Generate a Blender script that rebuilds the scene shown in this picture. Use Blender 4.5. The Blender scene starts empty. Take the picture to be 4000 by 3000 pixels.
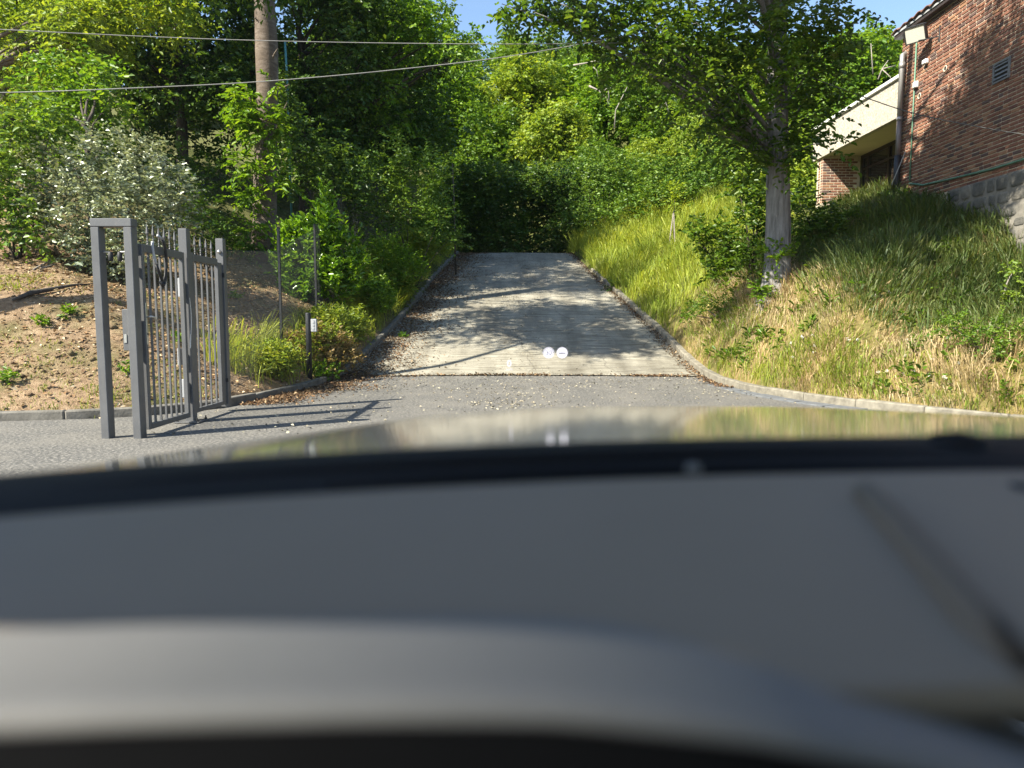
import bpy, math, random
import numpy as np
from mathutils import Vector, Matrix

# ------------------------------------------------------------------ camera, sky, sun
S = bpy.context.scene
COL = S.collection
FPX, PITCH, CAMZ = 2770.0, math.radians(5.25), 1.25
cam_d = bpy.data.cameras.new('camera'); cam = bpy.data.objects.new('camera', cam_d); COL.objects.link(cam)
cam.location = (0, 0, CAMZ); cam.rotation_euler = (math.pi/2 - PITCH, 0, 0)
cam_d.sensor_width = 36; cam_d.lens = 36*FPX/4000
cam_d.clip_start = 0.02; cam_d.clip_end = 3000
cam_d.dof.use_dof = True; cam_d.dof.focus_distance = 12.0; cam_d.dof.aperture_fstop = 3.0
S.camera = cam
SUN_DIR = Vector((-0.93, -0.60, 1.0)).normalized()          # towards the sun
world = bpy.data.worlds.new('World'); S.world = world; world.use_nodes = True
wn = world.node_tree; wn.nodes.clear()
sky = wn.nodes.new('ShaderNodeTexSky'); sky.sky_type = 'NISHITA'; sky.sun_disc = False
sky.sun_elevation = math.asin(SUN_DIR.z); sky.sun_rotation = math.atan2(SUN_DIR.x, SUN_DIR.y)
sky.air_density = 1.0; sky.dust_density = 0.6; sky.ozone_density = 1.6
bg = wn.nodes.new('ShaderNodeBackground'); bg.inputs['Strength'].default_value = 0.095
wo = wn.nodes.new('ShaderNodeOutputWorld')
wn.links.new(sky.outputs[0], bg.inputs[0]); wn.links.new(bg.outputs[0], wo.inputs[0])
sun_d = bpy.data.lights.new('sun', 'SUN'); sun_d.energy = 5.0; sun_d.angle = math.radians(0.53); sun_d.color = (1.0, 0.93, 0.80)
sun = bpy.data.objects.new('sun', sun_d); COL.objects.link(sun)
sun.rotation_euler = SUN_DIR.to_track_quat('Z', 'Y').to_euler(); sun.location = (-20, -10, 30)
S.view_settings.view_transform = 'Standard'; S.view_settings.look = 'None'
S.view_settings.exposure = 1.6; S.view_settings.gamma = 1.0; S.view_settings.use_curve_mapping = False
S.render.engine = 'CYCLES'
S.cycles.use_denoising = True
S.cycles.max_bounces = 8; S.cycles.diffuse_bounces = 3; S.cycles.glossy_bounces = 3
S.cycles.transmission_bounces = 4; S.cycles.transparent_max_bounces = 12
S.cycles.caustics_reflective = False; S.cycles.caustics_refractive = False
S.cycles.sample_clamp_indirect = 6.0

R = random.Random(7)
rng = np.random.default_rng(11)

def P(px, py, Y):
    """World point seen at photo pixel (px, py) of 4000x3000 at ground distance Y."""
    u = (px-2000)/FPX; v = (1500-py)/FPX
    dy = math.cos(PITCH)+v*math.sin(PITCH); dz = -math.sin(PITCH)+v*math.cos(PITCH)
    k = Y/dy
    return Vector((u*k, Y, CAMZ+dz*k))

# ------------------------------------------------------------------ materials
MATS = {}
def nodemat(name):
    m = bpy.data.materials.new(name); m.use_nodes = True
    nt = m.node_tree; nt.nodes.clear()
    out = nt.nodes.new('ShaderNodeOutputMaterial')
    MATS[name] = m
    return m, nt, out
def N(nt, t, **kw):
    n = nt.nodes.new(t)
    for k, v in kw.items():
        if k in n.inputs: n.inputs[k].default_value = v
        else: setattr(n, k, v)
    return n
def ramp(nt, fac, stops, interp='LINEAR'):
    r = nt.nodes.new('ShaderNodeValToRGB'); r.color_ramp.interpolation = interp
    els = r.color_ramp.elements
    while len(els) < len(stops): els.new(0.5)
    for e, (p, c) in zip(els, stops):
        e.position = p; e.color = (c[0], c[1], c[2], 1) if len(c) == 3 else c
    nt.links.new(fac, r.inputs[0])
    return r.outputs[0]
def mix(nt, fac, a, b, mode='MIX'):
    n = nt.nodes.new('ShaderNodeMix'); n.data_type = 'RGBA'; n.blend_type = mode
    for s, v in ((n.inputs[0], fac), (n.inputs[6], a), (n.inputs[7], b)):
        if hasattr(v, 'links'): nt.links.new(v, s)
        elif isinstance(v, (int, float)): s.default_value = v
        else: s.default_value = (*v[:3], 1)
    return n.outputs[2]
def coords(nt, kind='Object', scale=None):
    tc = nt.nodes.new('ShaderNodeTexCoord'); o = tc.outputs[kind]
    if kind == 'World':
        pass
    if scale is not None:
        mp = nt.nodes.new('ShaderNodeMapping'); mp.inputs['Scale'].default_value = scale
        nt.links.new(o, mp.inputs[0]); o = mp.outputs[0]
    return o
def wpos(nt, scale=None):
    g = nt.nodes.new('ShaderNodeNewGeometry'); o = g.outputs['Position']
    if scale is not None:
        mp = nt.nodes.new('ShaderNodeMapping'); mp.inputs['Scale'].default_value = scale
        nt.links.new(o, mp.inputs[0]); o = mp.outputs[0]
    return o
def noise(nt, vec, scale, detail=4, rough=0.6, dist=0.0):
    n = N(nt, 'ShaderNodeTexNoise', Scale=scale, Detail=detail, Roughness=rough, Distortion=dist)
    if vec is not None: nt.links.new(vec, n.inputs['Vector'])
    return n.outputs['Fac']
def bump(nt, h, strength=0.3, dist=0.01):
    b = N(nt, 'ShaderNodeBump', Strength=strength, Distance=dist); nt.links.new(h, b.inputs['Height'])
    return b.outputs['Normal']
def principled(nt, out, color=None, rough=0.7, metal=0.0, normal=None, spec=0.5, coat=0.0, coat_r=0.05):
    p = nt.nodes.new('ShaderNodeBsdfPrincipled')
    for k, v in (('Base Color', color), ('Roughness', rough), ('Metallic', metal), ('Specular IOR Level', spec), ('Coat Weight', coat), ('Coat Roughness', coat_r)):
        if v is None: continue
        if hasattr(v, 'links'): nt.links.new(v, p.inputs[k])
        elif k == 'Base Color': p.inputs[k].default_value = (*v[:3], 1)
        else: p.inputs[k].default_value = v
    if normal is not None: nt.links.new(normal, p.inputs['Normal'])
    if out is not None: nt.links.new(p.outputs[0], out.inputs[0])
    return p
def simple(name, c1, c2=None, rough=0.6, metal=0.0, scale=8, bstr=0.15, coat=0.0, spec=0.5, detail=5, stretch=(1,1,1), bdist=0.01):
    m, nt, out = nodemat(name)
    v = wpos(nt, stretch)
    f = noise(nt, v, scale, detail)
    c = ramp(nt, f, [(0.3, c1), (0.7, c2 or c1)])
    nf = noise(nt, v, scale*6, 3)
    principled(nt, out, c, rough, metal, bump(nt, nf, bstr, bdist), spec, coat)
    return m
def leafmat(name, cols, trans=0.35, rough=0.45, spec=0.4, tcol=None, clump=0.6):
    """Foliage: colour varies leaf by leaf and in drifts through the crown; thin leaves let light through."""
    m, nt, out = nodemat(name)
    g = nt.nodes.new('ShaderNodeNewGeometry')
    c = ramp(nt, g.outputs['Random Per Island'], [(i/(len(cols)-1), k) for i, k in enumerate(cols)])
    f = noise(nt, g.outputs['Position'], clump, 2)
    c2 = mix(nt, 1.0, c, ramp(nt, f, [(0.3, (0.75, 0.82, 0.8)), (0.7, (1.25, 1.15, 1.0))]), 'MULTIPLY')
    p = principled(nt, None, c2, rough, 0, None, spec)
    t = nt.nodes.new('ShaderNodeBsdfTranslucent')
    tc = mix(nt, 1.0, c2, tcol or (1.5, 1.35, 0.6), 'MULTIPLY'); nt.links.new(tc, t.inputs[0])
    mx = nt.nodes.new('ShaderNodeMixShader'); mx.inputs[0].default_value = trans
    nt.links.new(p.outputs[0], mx.inputs[1]); nt.links.new(t.outputs[0], mx.inputs[2]); nt.links.new(mx.outputs[0], out.inputs[0])
    return m

# ------------------------------------------------------------------ object helpers
def tag(o, label=None, cat=None, group=None, kind=None):
    if label: o['label'] = label
    if cat: o['category'] = cat
    if group: o['group'] = group
    if kind: o['kind'] = kind
    return o
def empty(name, loc, label=None, cat=None, group=None):
    o = bpy.data.objects.new(name, None); COL.objects.link(o); o.location = loc; o.empty_display_size = 0.2
    return tag(o, label, cat, group)
def link(name, me, mat=None, parent=None, loc=None):
    o = bpy.data.objects.new(name, me); COL.objects.link(o)
    if mat is not None:
        for m in (mat if isinstance(mat, (list, tuple)) else [mat]):
            if me.materials.find(m.name) < 0: me.materials.append(m)
    if parent is not None:
        o.parent = parent
        if loc is None: o.location = -world_loc(parent)     # meshes are modelled in world space
    if loc is not None: o.location = loc
    return o
def world_loc(o):
    v = Vector(o.location)
    while o.parent is not None:
        o = o.parent; v = v + Vector(o.location)
    return v
def npmesh(name, verts, faces_flat, nper, smooth=False):
    """Mesh from arrays; every face has nper corners."""
    me = bpy.data.meshes.new(name)
    verts = np.asarray(verts, dtype=np.float32).reshape(-1, 3); ff = np.asarray(faces_flat, dtype=np.int32).ravel()
    nf = len(ff)//nper
    me.vertices.add(len(verts)); me.vertices.foreach_set('co', verts.ravel())
    me.loops.add(len(ff)); me.loops.foreach_set('vertex_index', ff)
    me.polygons.add(nf); me.polygons.foreach_set('loop_start', np.arange(nf, dtype=np.int32)*nper)
    if smooth: me.polygons.foreach_set('use_smooth', np.ones(nf, dtype=bool))
    me.update(calc_edges=True)
    return me
class MB:
    def __init__(s): s.v = []; s.f = []; s.mi = []
    def add(s, vs, fs, mi=0):
        o = len(s.v); s.v += [tuple(x) for x in vs]; s.f += [tuple(i+o for i in f) for f in fs]; s.mi += [mi]*len(fs); return s
    def box(s, lo, hi, mi=0, bev=0.0):
        x0, y0, z0 = lo; x1, y1, z1 = hi
        if bev <= 0:
            s.add([(x0,y0,z0),(x1,y0,z0),(x1,y1,z0),(x0,y1,z0),(x0,y0,z1),(x1,y0,z1),(x1,y1,z1),(x0,y1,z1)],
                  [(0,3,2,1),(4,5,6,7),(0,1,5,4),(1,2,6,5),(2,3,7,6),(3,0,4,7)], mi)
        else:                       # chamfered all round
            b = bev; vs = []; idx = {}
            for ix, X in enumerate((x0, x1)):
                for iy, Yy in enumerate((y0, y1)):
                    for iz, Z in enumerate((z0, z1)):
                        sx, sy, sz = (1-2*ix)*b, (1-2*iy)*b, (1-2*iz)*b
                        idx[ix,iy,iz] = len(vs)
                        vs += [(X, Yy+sy, Z+sz), (X+sx, Yy, Z+sz), (X+sx, Yy+sy, Z)]
            g = lambda ix,iy,iz,a: idx[ix,iy,iz]+a
            fs = []
            for i in (0,1):
                q = [g(i,0,0,0),g(i,1,0,0),g(i,1,1,0),g(i,0,1,0)]; fs.append(q if i else q[::-1])
                q = [g(0,i,0,1),g(0,i,1,1),g(1,i,1,1),g(1,i,0,1)]; fs.append(q if i else q[::-1])
                q = [g(0,0,i,2),g(1,0,i,2),g(1,1,i,2),g(0,1,i,2)]; fs.append(q if i else q[::-1])
            for i in (0,1):
                for j in (0,1):
                    fs.append([g(0,i,j,1),g(1,i,j,1),g(1,i,j,2),g(0,i,j,2)][::(1 if i^j else -1)])
                    fs.append([g(i,0,j,0),g(i,1,j,0),g(i,1,j,2),g(i,0,j,2)][::(-1 if i^j else 1)])
                    fs.append([g(i,j,0,0),g(i,j,1,0),g(i,j,1,1),g(i,j,0,1)][::(1 if i^j else -1)])
                    for k in (0,1):
                        fs.append([g(i,j,k,0),g(i,j,k,1),g(i,j,k,2)][::(1 if i^j^k else -1)])
            s.add(vs, fs, mi)
        return s
    def tube(s, pts, rad, n=8, mi=0, cap=True, sq=False):
        pts = [Vector(p) for p in pts]
        if not hasattr(rad, '__len__'): rad = [rad]*len(pts)
        o = len(s.v); up = Vector((0.13, 0.21, 1)).normalized()
        prev = None
        for i, p in enumerate(pts):
            t = (pts[min(i+1, len(pts)-1)]-pts[max(i-1, 0)])
            t = t.normalized() if t.length > 1e-9 else Vector((0,0,1))
            if prev is None:
                a = t.cross(up)
                if a.length < 0.05: a = t.cross(Vector((1, 0.1, 0)))
                a.normalize()
            else:
                a = prev - t*prev.dot(t); a.normalize()
            prev = a; b = t.cross(a)
            for k in range(n):
                th = 2*math.pi*k/n
                s.v.append(tuple(p + (a*math.cos(th)+b*math.sin(th))*rad[i]))
        for i in range(len(pts)-1):
            for k in range(n):
                k2 = (k+1) % n
                s.f.append((o+i*n+k, o+i*n+k2, o+(i+1)*n+k2, o+(i+1)*n+k)); s.mi.append(mi)
        if cap:
            s.f.append(tuple(o+k for k in range(n))[::-1]); s.mi.append(mi)
            q = o+(len(pts)-1)*n; s.f.append(tuple(q+k for k in range(n))); s.mi.append(mi)
        return s
    def lathe(s, c, prof, n=12, mi=0, axis='z'):
        o = len(s.v); c = Vector(c)
        for r, h in prof:
            for k in range(n):
                th = 2*math.pi*k/n; a, b = r*math.cos(th), r*math.sin(th)
                s.v.append(tuple(c+(Vector((a,b,h)) if axis == 'z' else Vector((a,h,b)) if axis == 'y' else Vector((h,a,b)))))
        for i in range(len(prof)-1):
            for k in range(n):
                k2 = (k+1) % n; s.f.append((o+i*n+k, o+i*n+k2, o+(i+1)*n+k2, o+(i+1)*n+k)); s.mi.append(mi)
        s.f.append(tuple(o+k for k in range(n))[::-1]); s.mi.append(mi)
        q = o+(len(prof)-1)*n; s.f.append(tuple(q+k for k in range(n))); s.mi.append(mi)
        return s
    def mesh(s, name, smooth=False):
        me = bpy.data.meshes.new(name); me.from_pydata(s.v, [], s.f); me.update()
        if any(s.mi): me.polygons.foreach_set('material_index', s.mi)
        if smooth: me.polygons.foreach_set('use_smooth', [True]*len(me.polygons))
        return me
    def build(s, name, mat=None, parent=None, smooth=False):
        return link(name, s.mesh(name, smooth), mat, parent)
def surf(name, nu, nv, fn, mat, parent=None, thick=0.0, smooth=True):
    vs = [fn(i/(nu-1), j/(nv-1)) for j in range(nv) for i in range(nu)]
    fs = [(j*nu+i, j*nu+i+1, (j+1)*nu+i+1, (j+1)*nu+i) for j in range(nv-1) for i in range(nu-1)]
    me = bpy.data.meshes.new(name); me.from_pydata([tuple(v) for v in vs], [], fs); me.update()
    if smooth: me.polygons.foreach_set('use_smooth', [True]*len(fs))
    o = link(name, me, mat, parent)
    if thick:
        md = o.modifiers.new('thickness', 'SOLIDIFY'); md.thickness = thick; md.offset = -1
    return o

# ------------------------------------------------------------------ the lie of the land
_ys = np.linspace(-400, 600, 20001)
def _sm(a, b, x): t = np.clip((x-a)/(b-a), 0, 1); return t*t*(3-2*t)
_gr = 0.236*_sm(12.6, 16.2, _ys)*(1-0.96*_sm(30.5, 34.5, _ys))
_rz = np.concatenate([[0], np.cumsum((_gr[1:]+_gr[:-1])*0.5*np.diff(_ys))])
def road_z(y): return np.interp(y, _ys, _rz)
KL = np.array([(-400,6.0),(-60,8.0),(-30,8.2),(-12,8.35),(-7.5,8.5),(-6.2,8.62),(-5.2,8.85),(-4.6,9.2),(-4.2,9.65),(-3.97,10.2),(-3.8,11.3),(-3.62,13.0),(-3.45,14.7),(-3.22,17),(-3.0,20),(-2.8,26),(-2.4,32),(-2.35,36),(-3.5,41),(-6,46)])
KR = np.array([(400,3.0),(60,5.4),(30,5.7),(12,6.0),(9,6.3),(7.4,6.9),(6.5,7.6),(5.75,8.4),(5.2,9.2),(4.78,9.9),(4.4,10.8),(4.15,11.7),(3.98,13.0),(3.9,14.7),(3.75,18),(3.45,22),(3.1,26),(2.75,32),(2.6,36),(1.5,41),(-1,46)])
def _dense(k, n=14):
    out = []
    for a, b in zip(k[:-1], k[1:]):
        m = n if abs(a[0]) < 70 else 60
        for t in np.linspace(0, 1, m, endpoint=False): out.append(a+(b-a)*t)
    out.append(k[-1]); return np.array(out)
KLd, KRd = _dense(KL), _dense(KR)
def XL(y): return np.interp(y, KL[:,1], KL[:,0], left=-400, right=-6)
def XR(y): return np.interp(y, KR[:,1], KR[:,0], left=400, right=-1)
def _near(poly, x, y):
    x = np.asarray(x, float).ravel(); y = np.asarray(y, float).ravel()
    d = np.empty(len(x)); yy = np.empty(len(x))
    for i in range(0, len(x), 20000):
        dx = x[i:i+20000, None]-poly[None, :, 0]; dy = y[i:i+20000, None]-poly[None, :, 1]
        q = dx*dx+dy*dy; k = q.argmin(1); d[i:i+20000] = np.sqrt(q[np.arange(len(k)), k]); yy[i:i+20000] = poly[k, 1]
    return d, yy
def _lump(x, y): return 0.10*np.sin(x*1.3+0.6*np.sin(y*0.9))*np.cos(y*1.1+0.4)+0.05*np.sin(2.9*x+1.7)*np.sin(3.3*y)
def ground_z(x, y):
    x = np.asarray(x, float); y = np.asarray(y, float); sh = x.shape; x = x.ravel(); y = y.ravel()
    z = road_z(y)-0.06
    left = x < XL(y); right = x > XR(y)
    dl, yl = _near(KLd, x, y); dr, yr = _near(KRd, x, y)
    yl = np.maximum(yl, np.minimum(y, 46)*0.35+yl*0.65)
    sl = np.clip(dl-0.13, 0, 2.2); bl = 0.58*sl+0.34*np.clip(dl-2.2, 0, 26)+0.12*np.clip(dl-28, 0, 60)
    zl = road_z(yl)-0.06+0.16*_sm(0.05, 0.16, dl)+bl+_lump(x, y)*np.clip(dl*0.6, 0, 1)
    sr = np.maximum(dr-0.14, 0); yq = np.maximum(yr, 0.0); br = (0.30+0.12*_sm(12.2, 16.5, yq)-0.10*_sm(19, 25, yq))*np.minimum(sr, 5.4)+1.5*(0.35+0.65*_sm(9.5, 13.2, yq))*(1-0.62*_sm(15.5, 20.5, yq))*(1-np.exp(-sr/0.95))+0.06*np.clip(sr-5.4, 0, 40)
    zr = road_z(yr)-0.06+0.16*_sm(0.06, 0.17, dr)+br+_lump(x+3, y)*np.clip(dr*0.6, 0, 1)
    near_street = np.clip((y-3.5)/4, 0, 1)
    z = np.where(left, zl, z); z = np.where(right, road_z(yr)-0.06+(zr-road_z(yr)+0.06)*(0.15+0.85*near_street), z)
    wc = _sm(6.0, 7.6, x)*(1-_sm(21.5, 25, y))*_sm(13.5, 15.5, y); cap = 4.0+0.05*np.maximum(0, y-16)
    z = z*(1-wc)+np.minimum(z, cap)*wc
    hill = np.clip(y-41, 0, 62); hill = 0.43*hill*np.clip(hill/14, 0, 1)+0.10*np.clip(y-103, 0, 120)
    w = np.clip((y-41)/12, 0, 1)
    z = z*(1-w)+np.minimum(z, 6.5)*w + hill
    return z.reshape(sh)
def gz(x, y): return float(ground_z(np.array([x]), np.array([y]))[0])
def hit(px, py, y0=7.0, y1=60.0):
    """Ground point on the sight line through a photo pixel."""
    Y = np.arange(y0, y1, 0.05); q = np.array([tuple(P(px, py, float(v))) for v in Y]); d = q[:,2]-ground_z(q[:,0], q[:,1]); k = np.argmax(d <= 0)
    return q[k] if d[k] <= 0 else q[-1]

# ------------------------------------------------------------------ surfaces
m, nt, out = nodemat('earth')
w = wpos(nt); n1 = noise(nt, w, 0.9, 5); n2 = noise(nt, w, 9, 6, 0.7); n3 = noise(nt, w, 55, 3)
soil = ramp(nt, n2, [(0.25, (0.11, 0.072, 0.045)), (0.5, (0.24, 0.165, 0.10)), (0.75, (0.37, 0.275, 0.18))])
straw = ramp(nt, n2, [(0.25, (0.08, 0.07, 0.025)), (0.5, (0.20, 0.15, 0.06)), (0.8, (0.32, 0.25, 0.11))])
moss = ramp(nt, n2, [(0.3, (0.03, 0.045, 0.012)), (0.7, (0.085, 0.11, 0.025))])
sx = N(nt, 'ShaderNodeSeparateXYZ'); nt.links.new(w, sx.inputs[0])
side = N(nt, 'ShaderNodeMapRange'); side.inputs[1].default_value = -0.5; side.inputs[2].default_value = 0.5; nt.links.new(sx.outputs[0], side.inputs[0])
deep = N(nt, 'ShaderNodeMapRange'); deep.inputs[1].default_value = 16; deep.inputs[2].default_value = 20; nt.links.new(sx.outputs[1], deep.inputs[0])
c = mix(nt, side.outputs[0], soil, straw)
c = mix(nt, ramp(nt, n1, [(0.5, (0,0,0)), (0.68, (0.75,0.75,0.75))]), c, moss)
c = mix(nt, mix(nt, 0.8, (0,0,0), deep.outputs[0]), c, moss)
principled(nt, out, c, 0.95, 0, bump(nt, n3, 0.9, 0.03), 0.1)

m, nt, out = nodemat('asphalt')
w = wpos(nt); a = noise(nt, w, 28, 6, 0.8); b = noise(nt, w, 1.3, 4); vo = N(nt, 'ShaderNodeTexVoronoi', Scale=30.0); nt.links.new(w, vo.inputs['Vector'])
c = ramp(nt, a, [(0.34, (0.042, 0.041, 0.040)), (0.52, (0.112, 0.108, 0.100)), (0.66, (0.32, 0.295, 0.255))])
c = mix(nt, ramp(nt, b, [(0.4, (0,0,0)), (0.75, (0.55,0.55,0.55))]), c, (0.19, 0.175, 0.15))
principled(nt, out, c, 0.9, 0, bump(nt, vo.outputs['Distance'], 0.6, 0.012), 0.25)

m, nt, out = nodemat('concrete_road')
w = wpos(nt); a = noise(nt, w, 60, 4, 0.7); b = noise(nt, w, 0.7, 5); cgr = noise(nt, wpos(nt, (0.6, 14.0, 14.0)), 2.0, 4, 0.6, 0.3)
sx = N(nt, 'ShaderNodeSeparateXYZ'); nt.links.new(w, sx.inputs[0])
c = ramp(nt, b, [(0.25, (0.23, 0.215, 0.18)), (0.7, (0.38, 0.36, 0.305))])
c = mix(nt, 1.0, c, ramp(nt, a, [(0.3, (0.62, 0.6, 0.57)), (0.6, (1.08, 1.07, 1.04))]), 'MULTIPLY')
c = mix(nt, 1.0, c, ramp(nt, cgr, [(0.38, (0.5, 0.48, 0.45)), (0.53, (1.06, 1.06, 1.06))]), 'MULTIPLY')
g = noise(nt, wpos(nt, (0.6, 0.12, 0.12)), 2.3, 3); 
c = mix(nt, ramp(nt, g, [(0.52, (0,0,0)), (0.7, (0.5,0.5,0.5))]), c, (0.15, 0.135, 0.11))
vc = N(nt, 'ShaderNodeTexVoronoi', Scale=.42, feature='DISTANCE_TO_EDGE'); dw = N(nt, 'ShaderNodeMapping'); nt.links.new(w, dw.inputs[0]); nz = N(nt, 'ShaderNodeTexNoise', Scale=2.2, Detail=5.0); nt.links.new(w, nz.inputs['Vector']); dd = mix(nt, .22, w, nz.outputs['Color'], 'ADD'); nt.links.new(dd, vc.inputs['Vector'])
c = mix(nt, ramp(nt, vc.outputs['Distance'], [(0, (.5,.5,.5)), (.009, (0,0,0))]), c, (.07,.062,.05))
c = mix(nt, 1.0, c, ramp(nt, noise(nt, wpos(nt, (1.6, .22, .22)), 1.1, 4), [(.35, (.72,.71,.69)), (.6, (1.05,1.05,1.04))]), 'MULTIPLY')
hm = mix(nt, 0.5, cgr, a)
principled(nt, out, c, 0.92, 0, bump(nt, hm, 0.8, 0.02), 0.2)

M = MATS
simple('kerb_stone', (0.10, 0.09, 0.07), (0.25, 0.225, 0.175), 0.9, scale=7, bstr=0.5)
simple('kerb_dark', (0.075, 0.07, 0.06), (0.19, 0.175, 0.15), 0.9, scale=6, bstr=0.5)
simple('slab', (0.075, 0.08, 0.088), (0.15, 0.155, 0.16), 0.85, scale=8, bstr=0.4)

# ------------------------------------------------------------------ ground, forecourt, drive
gx = np.concatenate([np.array([-1500,-700,-400,-250,-170,-120,-90]), np.arange(-70,-16,2.0), np.arange(-16,-8,0.3), np.arange(-8,9.6,0.1), np.arange(9.6,16,0.3), np.arange(16,72,2.0), np.array([90,120,170,250,400,700,1500])])
gy = np.concatenate([np.array([-1200,-500,-250,-120,-60,-30,-10]), np.arange(0,6,0.5), np.arange(6,34,0.1), np.arange(34,36,0.4), np.arange(36,110,1.5), np.array([115,125,140,170,230,350,600,1200,2500])])
GX, GY = np.meshgrid(gx, gy); GZ = ground_z(GX, GY)
nx, ny = len(gx), len(gy)
I = (np.arange(ny-1)[:,None]*nx+np.arange(nx-1)[None,:]).ravel()
o = link('ground', npmesh('ground', np.stack([GX,GY,GZ], -1), np.stack([I, I+1, I+1+nx, I+nx], -1), 4, True), M['earth']); o['kind'] = 'structure'

JOINT = 14.35
def strip(name, ys, mat, nxs=24, dz=0.0, lim=60):
    vs = []; 
    for y in ys:
        a, b = max(float(XL(y)), -lim), min(float(XR(y)), lim)
        for i in range(nxs):
            t = i/(nxs-1); x = a+(b-a)*t
            vs.append((x, y, float(road_z(y))+dz+0.03*math.sin(math.pi*t)*(1 if y > 12 else 0)))
    fs = [(j*nxs+i, j*nxs+i+1, (j+1)*nxs+i+1, (j+1)*nxs+i) for j in range(len(ys)-1) for i in range(nxs-1)]
    me = bpy.data.meshes.new(name); me.from_pydata(vs, [], fs); me.update(); me.polygons.foreach_set('use_smooth', [True]*len(fs))
    o = link(name, me, mat); o['kind'] = 'structure'; return o
strip('forecourt', [-40,-20,-10,0,3,5,5.4,5.7,6,6.3,6.9,7.6,8.0,8.2,8.35,8.5,8.62,8.85,9.2,9.65,10.2,10.8,11.3,12,12.6,13,13.4,13.8,JOINT-0.02], M['asphalt'])
strip('drive', [JOINT+0.02]+list(np.arange(14.7,46,0.5)), M['concrete_road'], dz=0.012)

def along(poly):
    seg = np.sqrt(((poly[1:]-poly[:-1])**2).sum(1)); return np.concatenate([[0], np.cumsum(seg)])
def kerb(name, poly, start, stop, lens, width, height, mats, sgn):
    root = empty(name, (poly[len(poly)//2][0], poly[len(poly)//2][1], 0)); root['kind'] = 'structure'
    s = along(poly); 
    q = np.concatenate([np.linspace(a, b, 12, endpoint=False) for a, b in zip(s[:-1], s[1:])])
    X = np.interp(q, s, poly[:,0]); Y = np.interp(q, s, poly[:,1])
    for _ in range(3):
        X[1:-1] = (X[:-2]+2*X[1:-1]+X[2:])/4; Y[1:-1] = (Y[:-2]+2*Y[1:-1]+Y[2:])/4
    base = {}
    cur = start; k = 0
    while cur < stop:
        L = lens(np.interp(cur, q, Y)); e = cur+L-0.012
        p0 = Vector((np.interp(cur, q, X), np.interp(cur, q, Y), 0)); p1 = Vector((np.interp(e, q, X), np.interp(e, q, Y), 0))
        p0.z = float(road_z(p0.y)); p1.z = float(road_z(p1.y))
        key = (round(L, 2), k % 3)
        if key not in base:
            rr = random.Random(k); mb = MB(); mb.box((-width/2, -0.5, -0.30), (width/2, 0.5, height), 0, 0.018)
            mb.v = [(x+rr.uniform(-.006,.006), y, z+rr.uniform(-.006,.006)) for x, y, z in mb.v]
            base[key] = mb.mesh('kerb_stone'); base[key].materials.append(mats[k % len(mats)])
        d = p1-p0; c = (p0+p1)/2; nrm = Vector((d.y, -d.x, 0)).normalized()*sgn
        o = bpy.data.objects.new('kerb_stone', base[key]); COL.objects.link(o); o.parent = root
        rot = Vector((d.x, d.y, d.z)).to_track_quat('Y', 'Z')
        o.rotation_mode = 'QUATERNION'; o.rotation_quaternion = rot
        o.location = c+nrm*(width/2)+Vector((0,0,R.uniform(-.008,.008)))-world_loc(root); o.scale = (1, d.length, 1)
        cur += L; k += 1
    return root
sL, sR = along(KL), along(KR)
stL = float(np.interp(-16, KL[:,0], sL)); enL = float(sL[-4]); stR = float(sR[list(KR[:,0]).index(9)]); enR = float(np.interp(27, KR[:,1], sR))
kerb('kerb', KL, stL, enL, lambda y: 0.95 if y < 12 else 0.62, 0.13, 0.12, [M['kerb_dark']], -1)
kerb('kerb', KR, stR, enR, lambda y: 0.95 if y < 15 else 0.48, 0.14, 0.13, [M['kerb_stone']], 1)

# channel of flat slabs along the right kerb, and the crumbling joint between asphalt and concrete
gut = empty('gutter', (4.6, 11, 0)); gut['kind'] = 'structure'
s = along(KR); cur = float(np.interp(8.0, KR[:,1], s)); k = 0; base = None
while True:
    L = 0.52; a = [np.interp(cur, s, KR[:,i]) for i in (0,1)]; b = [np.interp(cur+L-0.02, s, KR[:,i]) for i in (0,1)]
    if b[1] > 14.2: break
    d = Vector((b[0]-a[0], b[1]-a[1], 0)); c = Vector(((a[0]+b[0])/2, (a[1]+b[1])/2, 0.004)); nrm = Vector((-d.y, d.x, 0)).normalized()
    if base is None: base = MB().box((-0.13,-0.25,-0.1),(0.13,0.25,0.012),0,0.006).mesh('gutter_slab'); base.materials.append(M['slab'])
    o = bpy.data.objects.new('gutter_slab', base); COL.objects.link(o); o.parent = gut
    o.rotation_euler = (R.uniform(-.015,.015), R.uniform(-.02,.02), math.atan2(d.y, d.x)-math.pi/2+R.uniform(-.02,.02))
    o.location = c+nrm*0.15+Vector((0,0,R.uniform(-.002,.008)))-world_loc(gut); cur += L; k += 1

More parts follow.
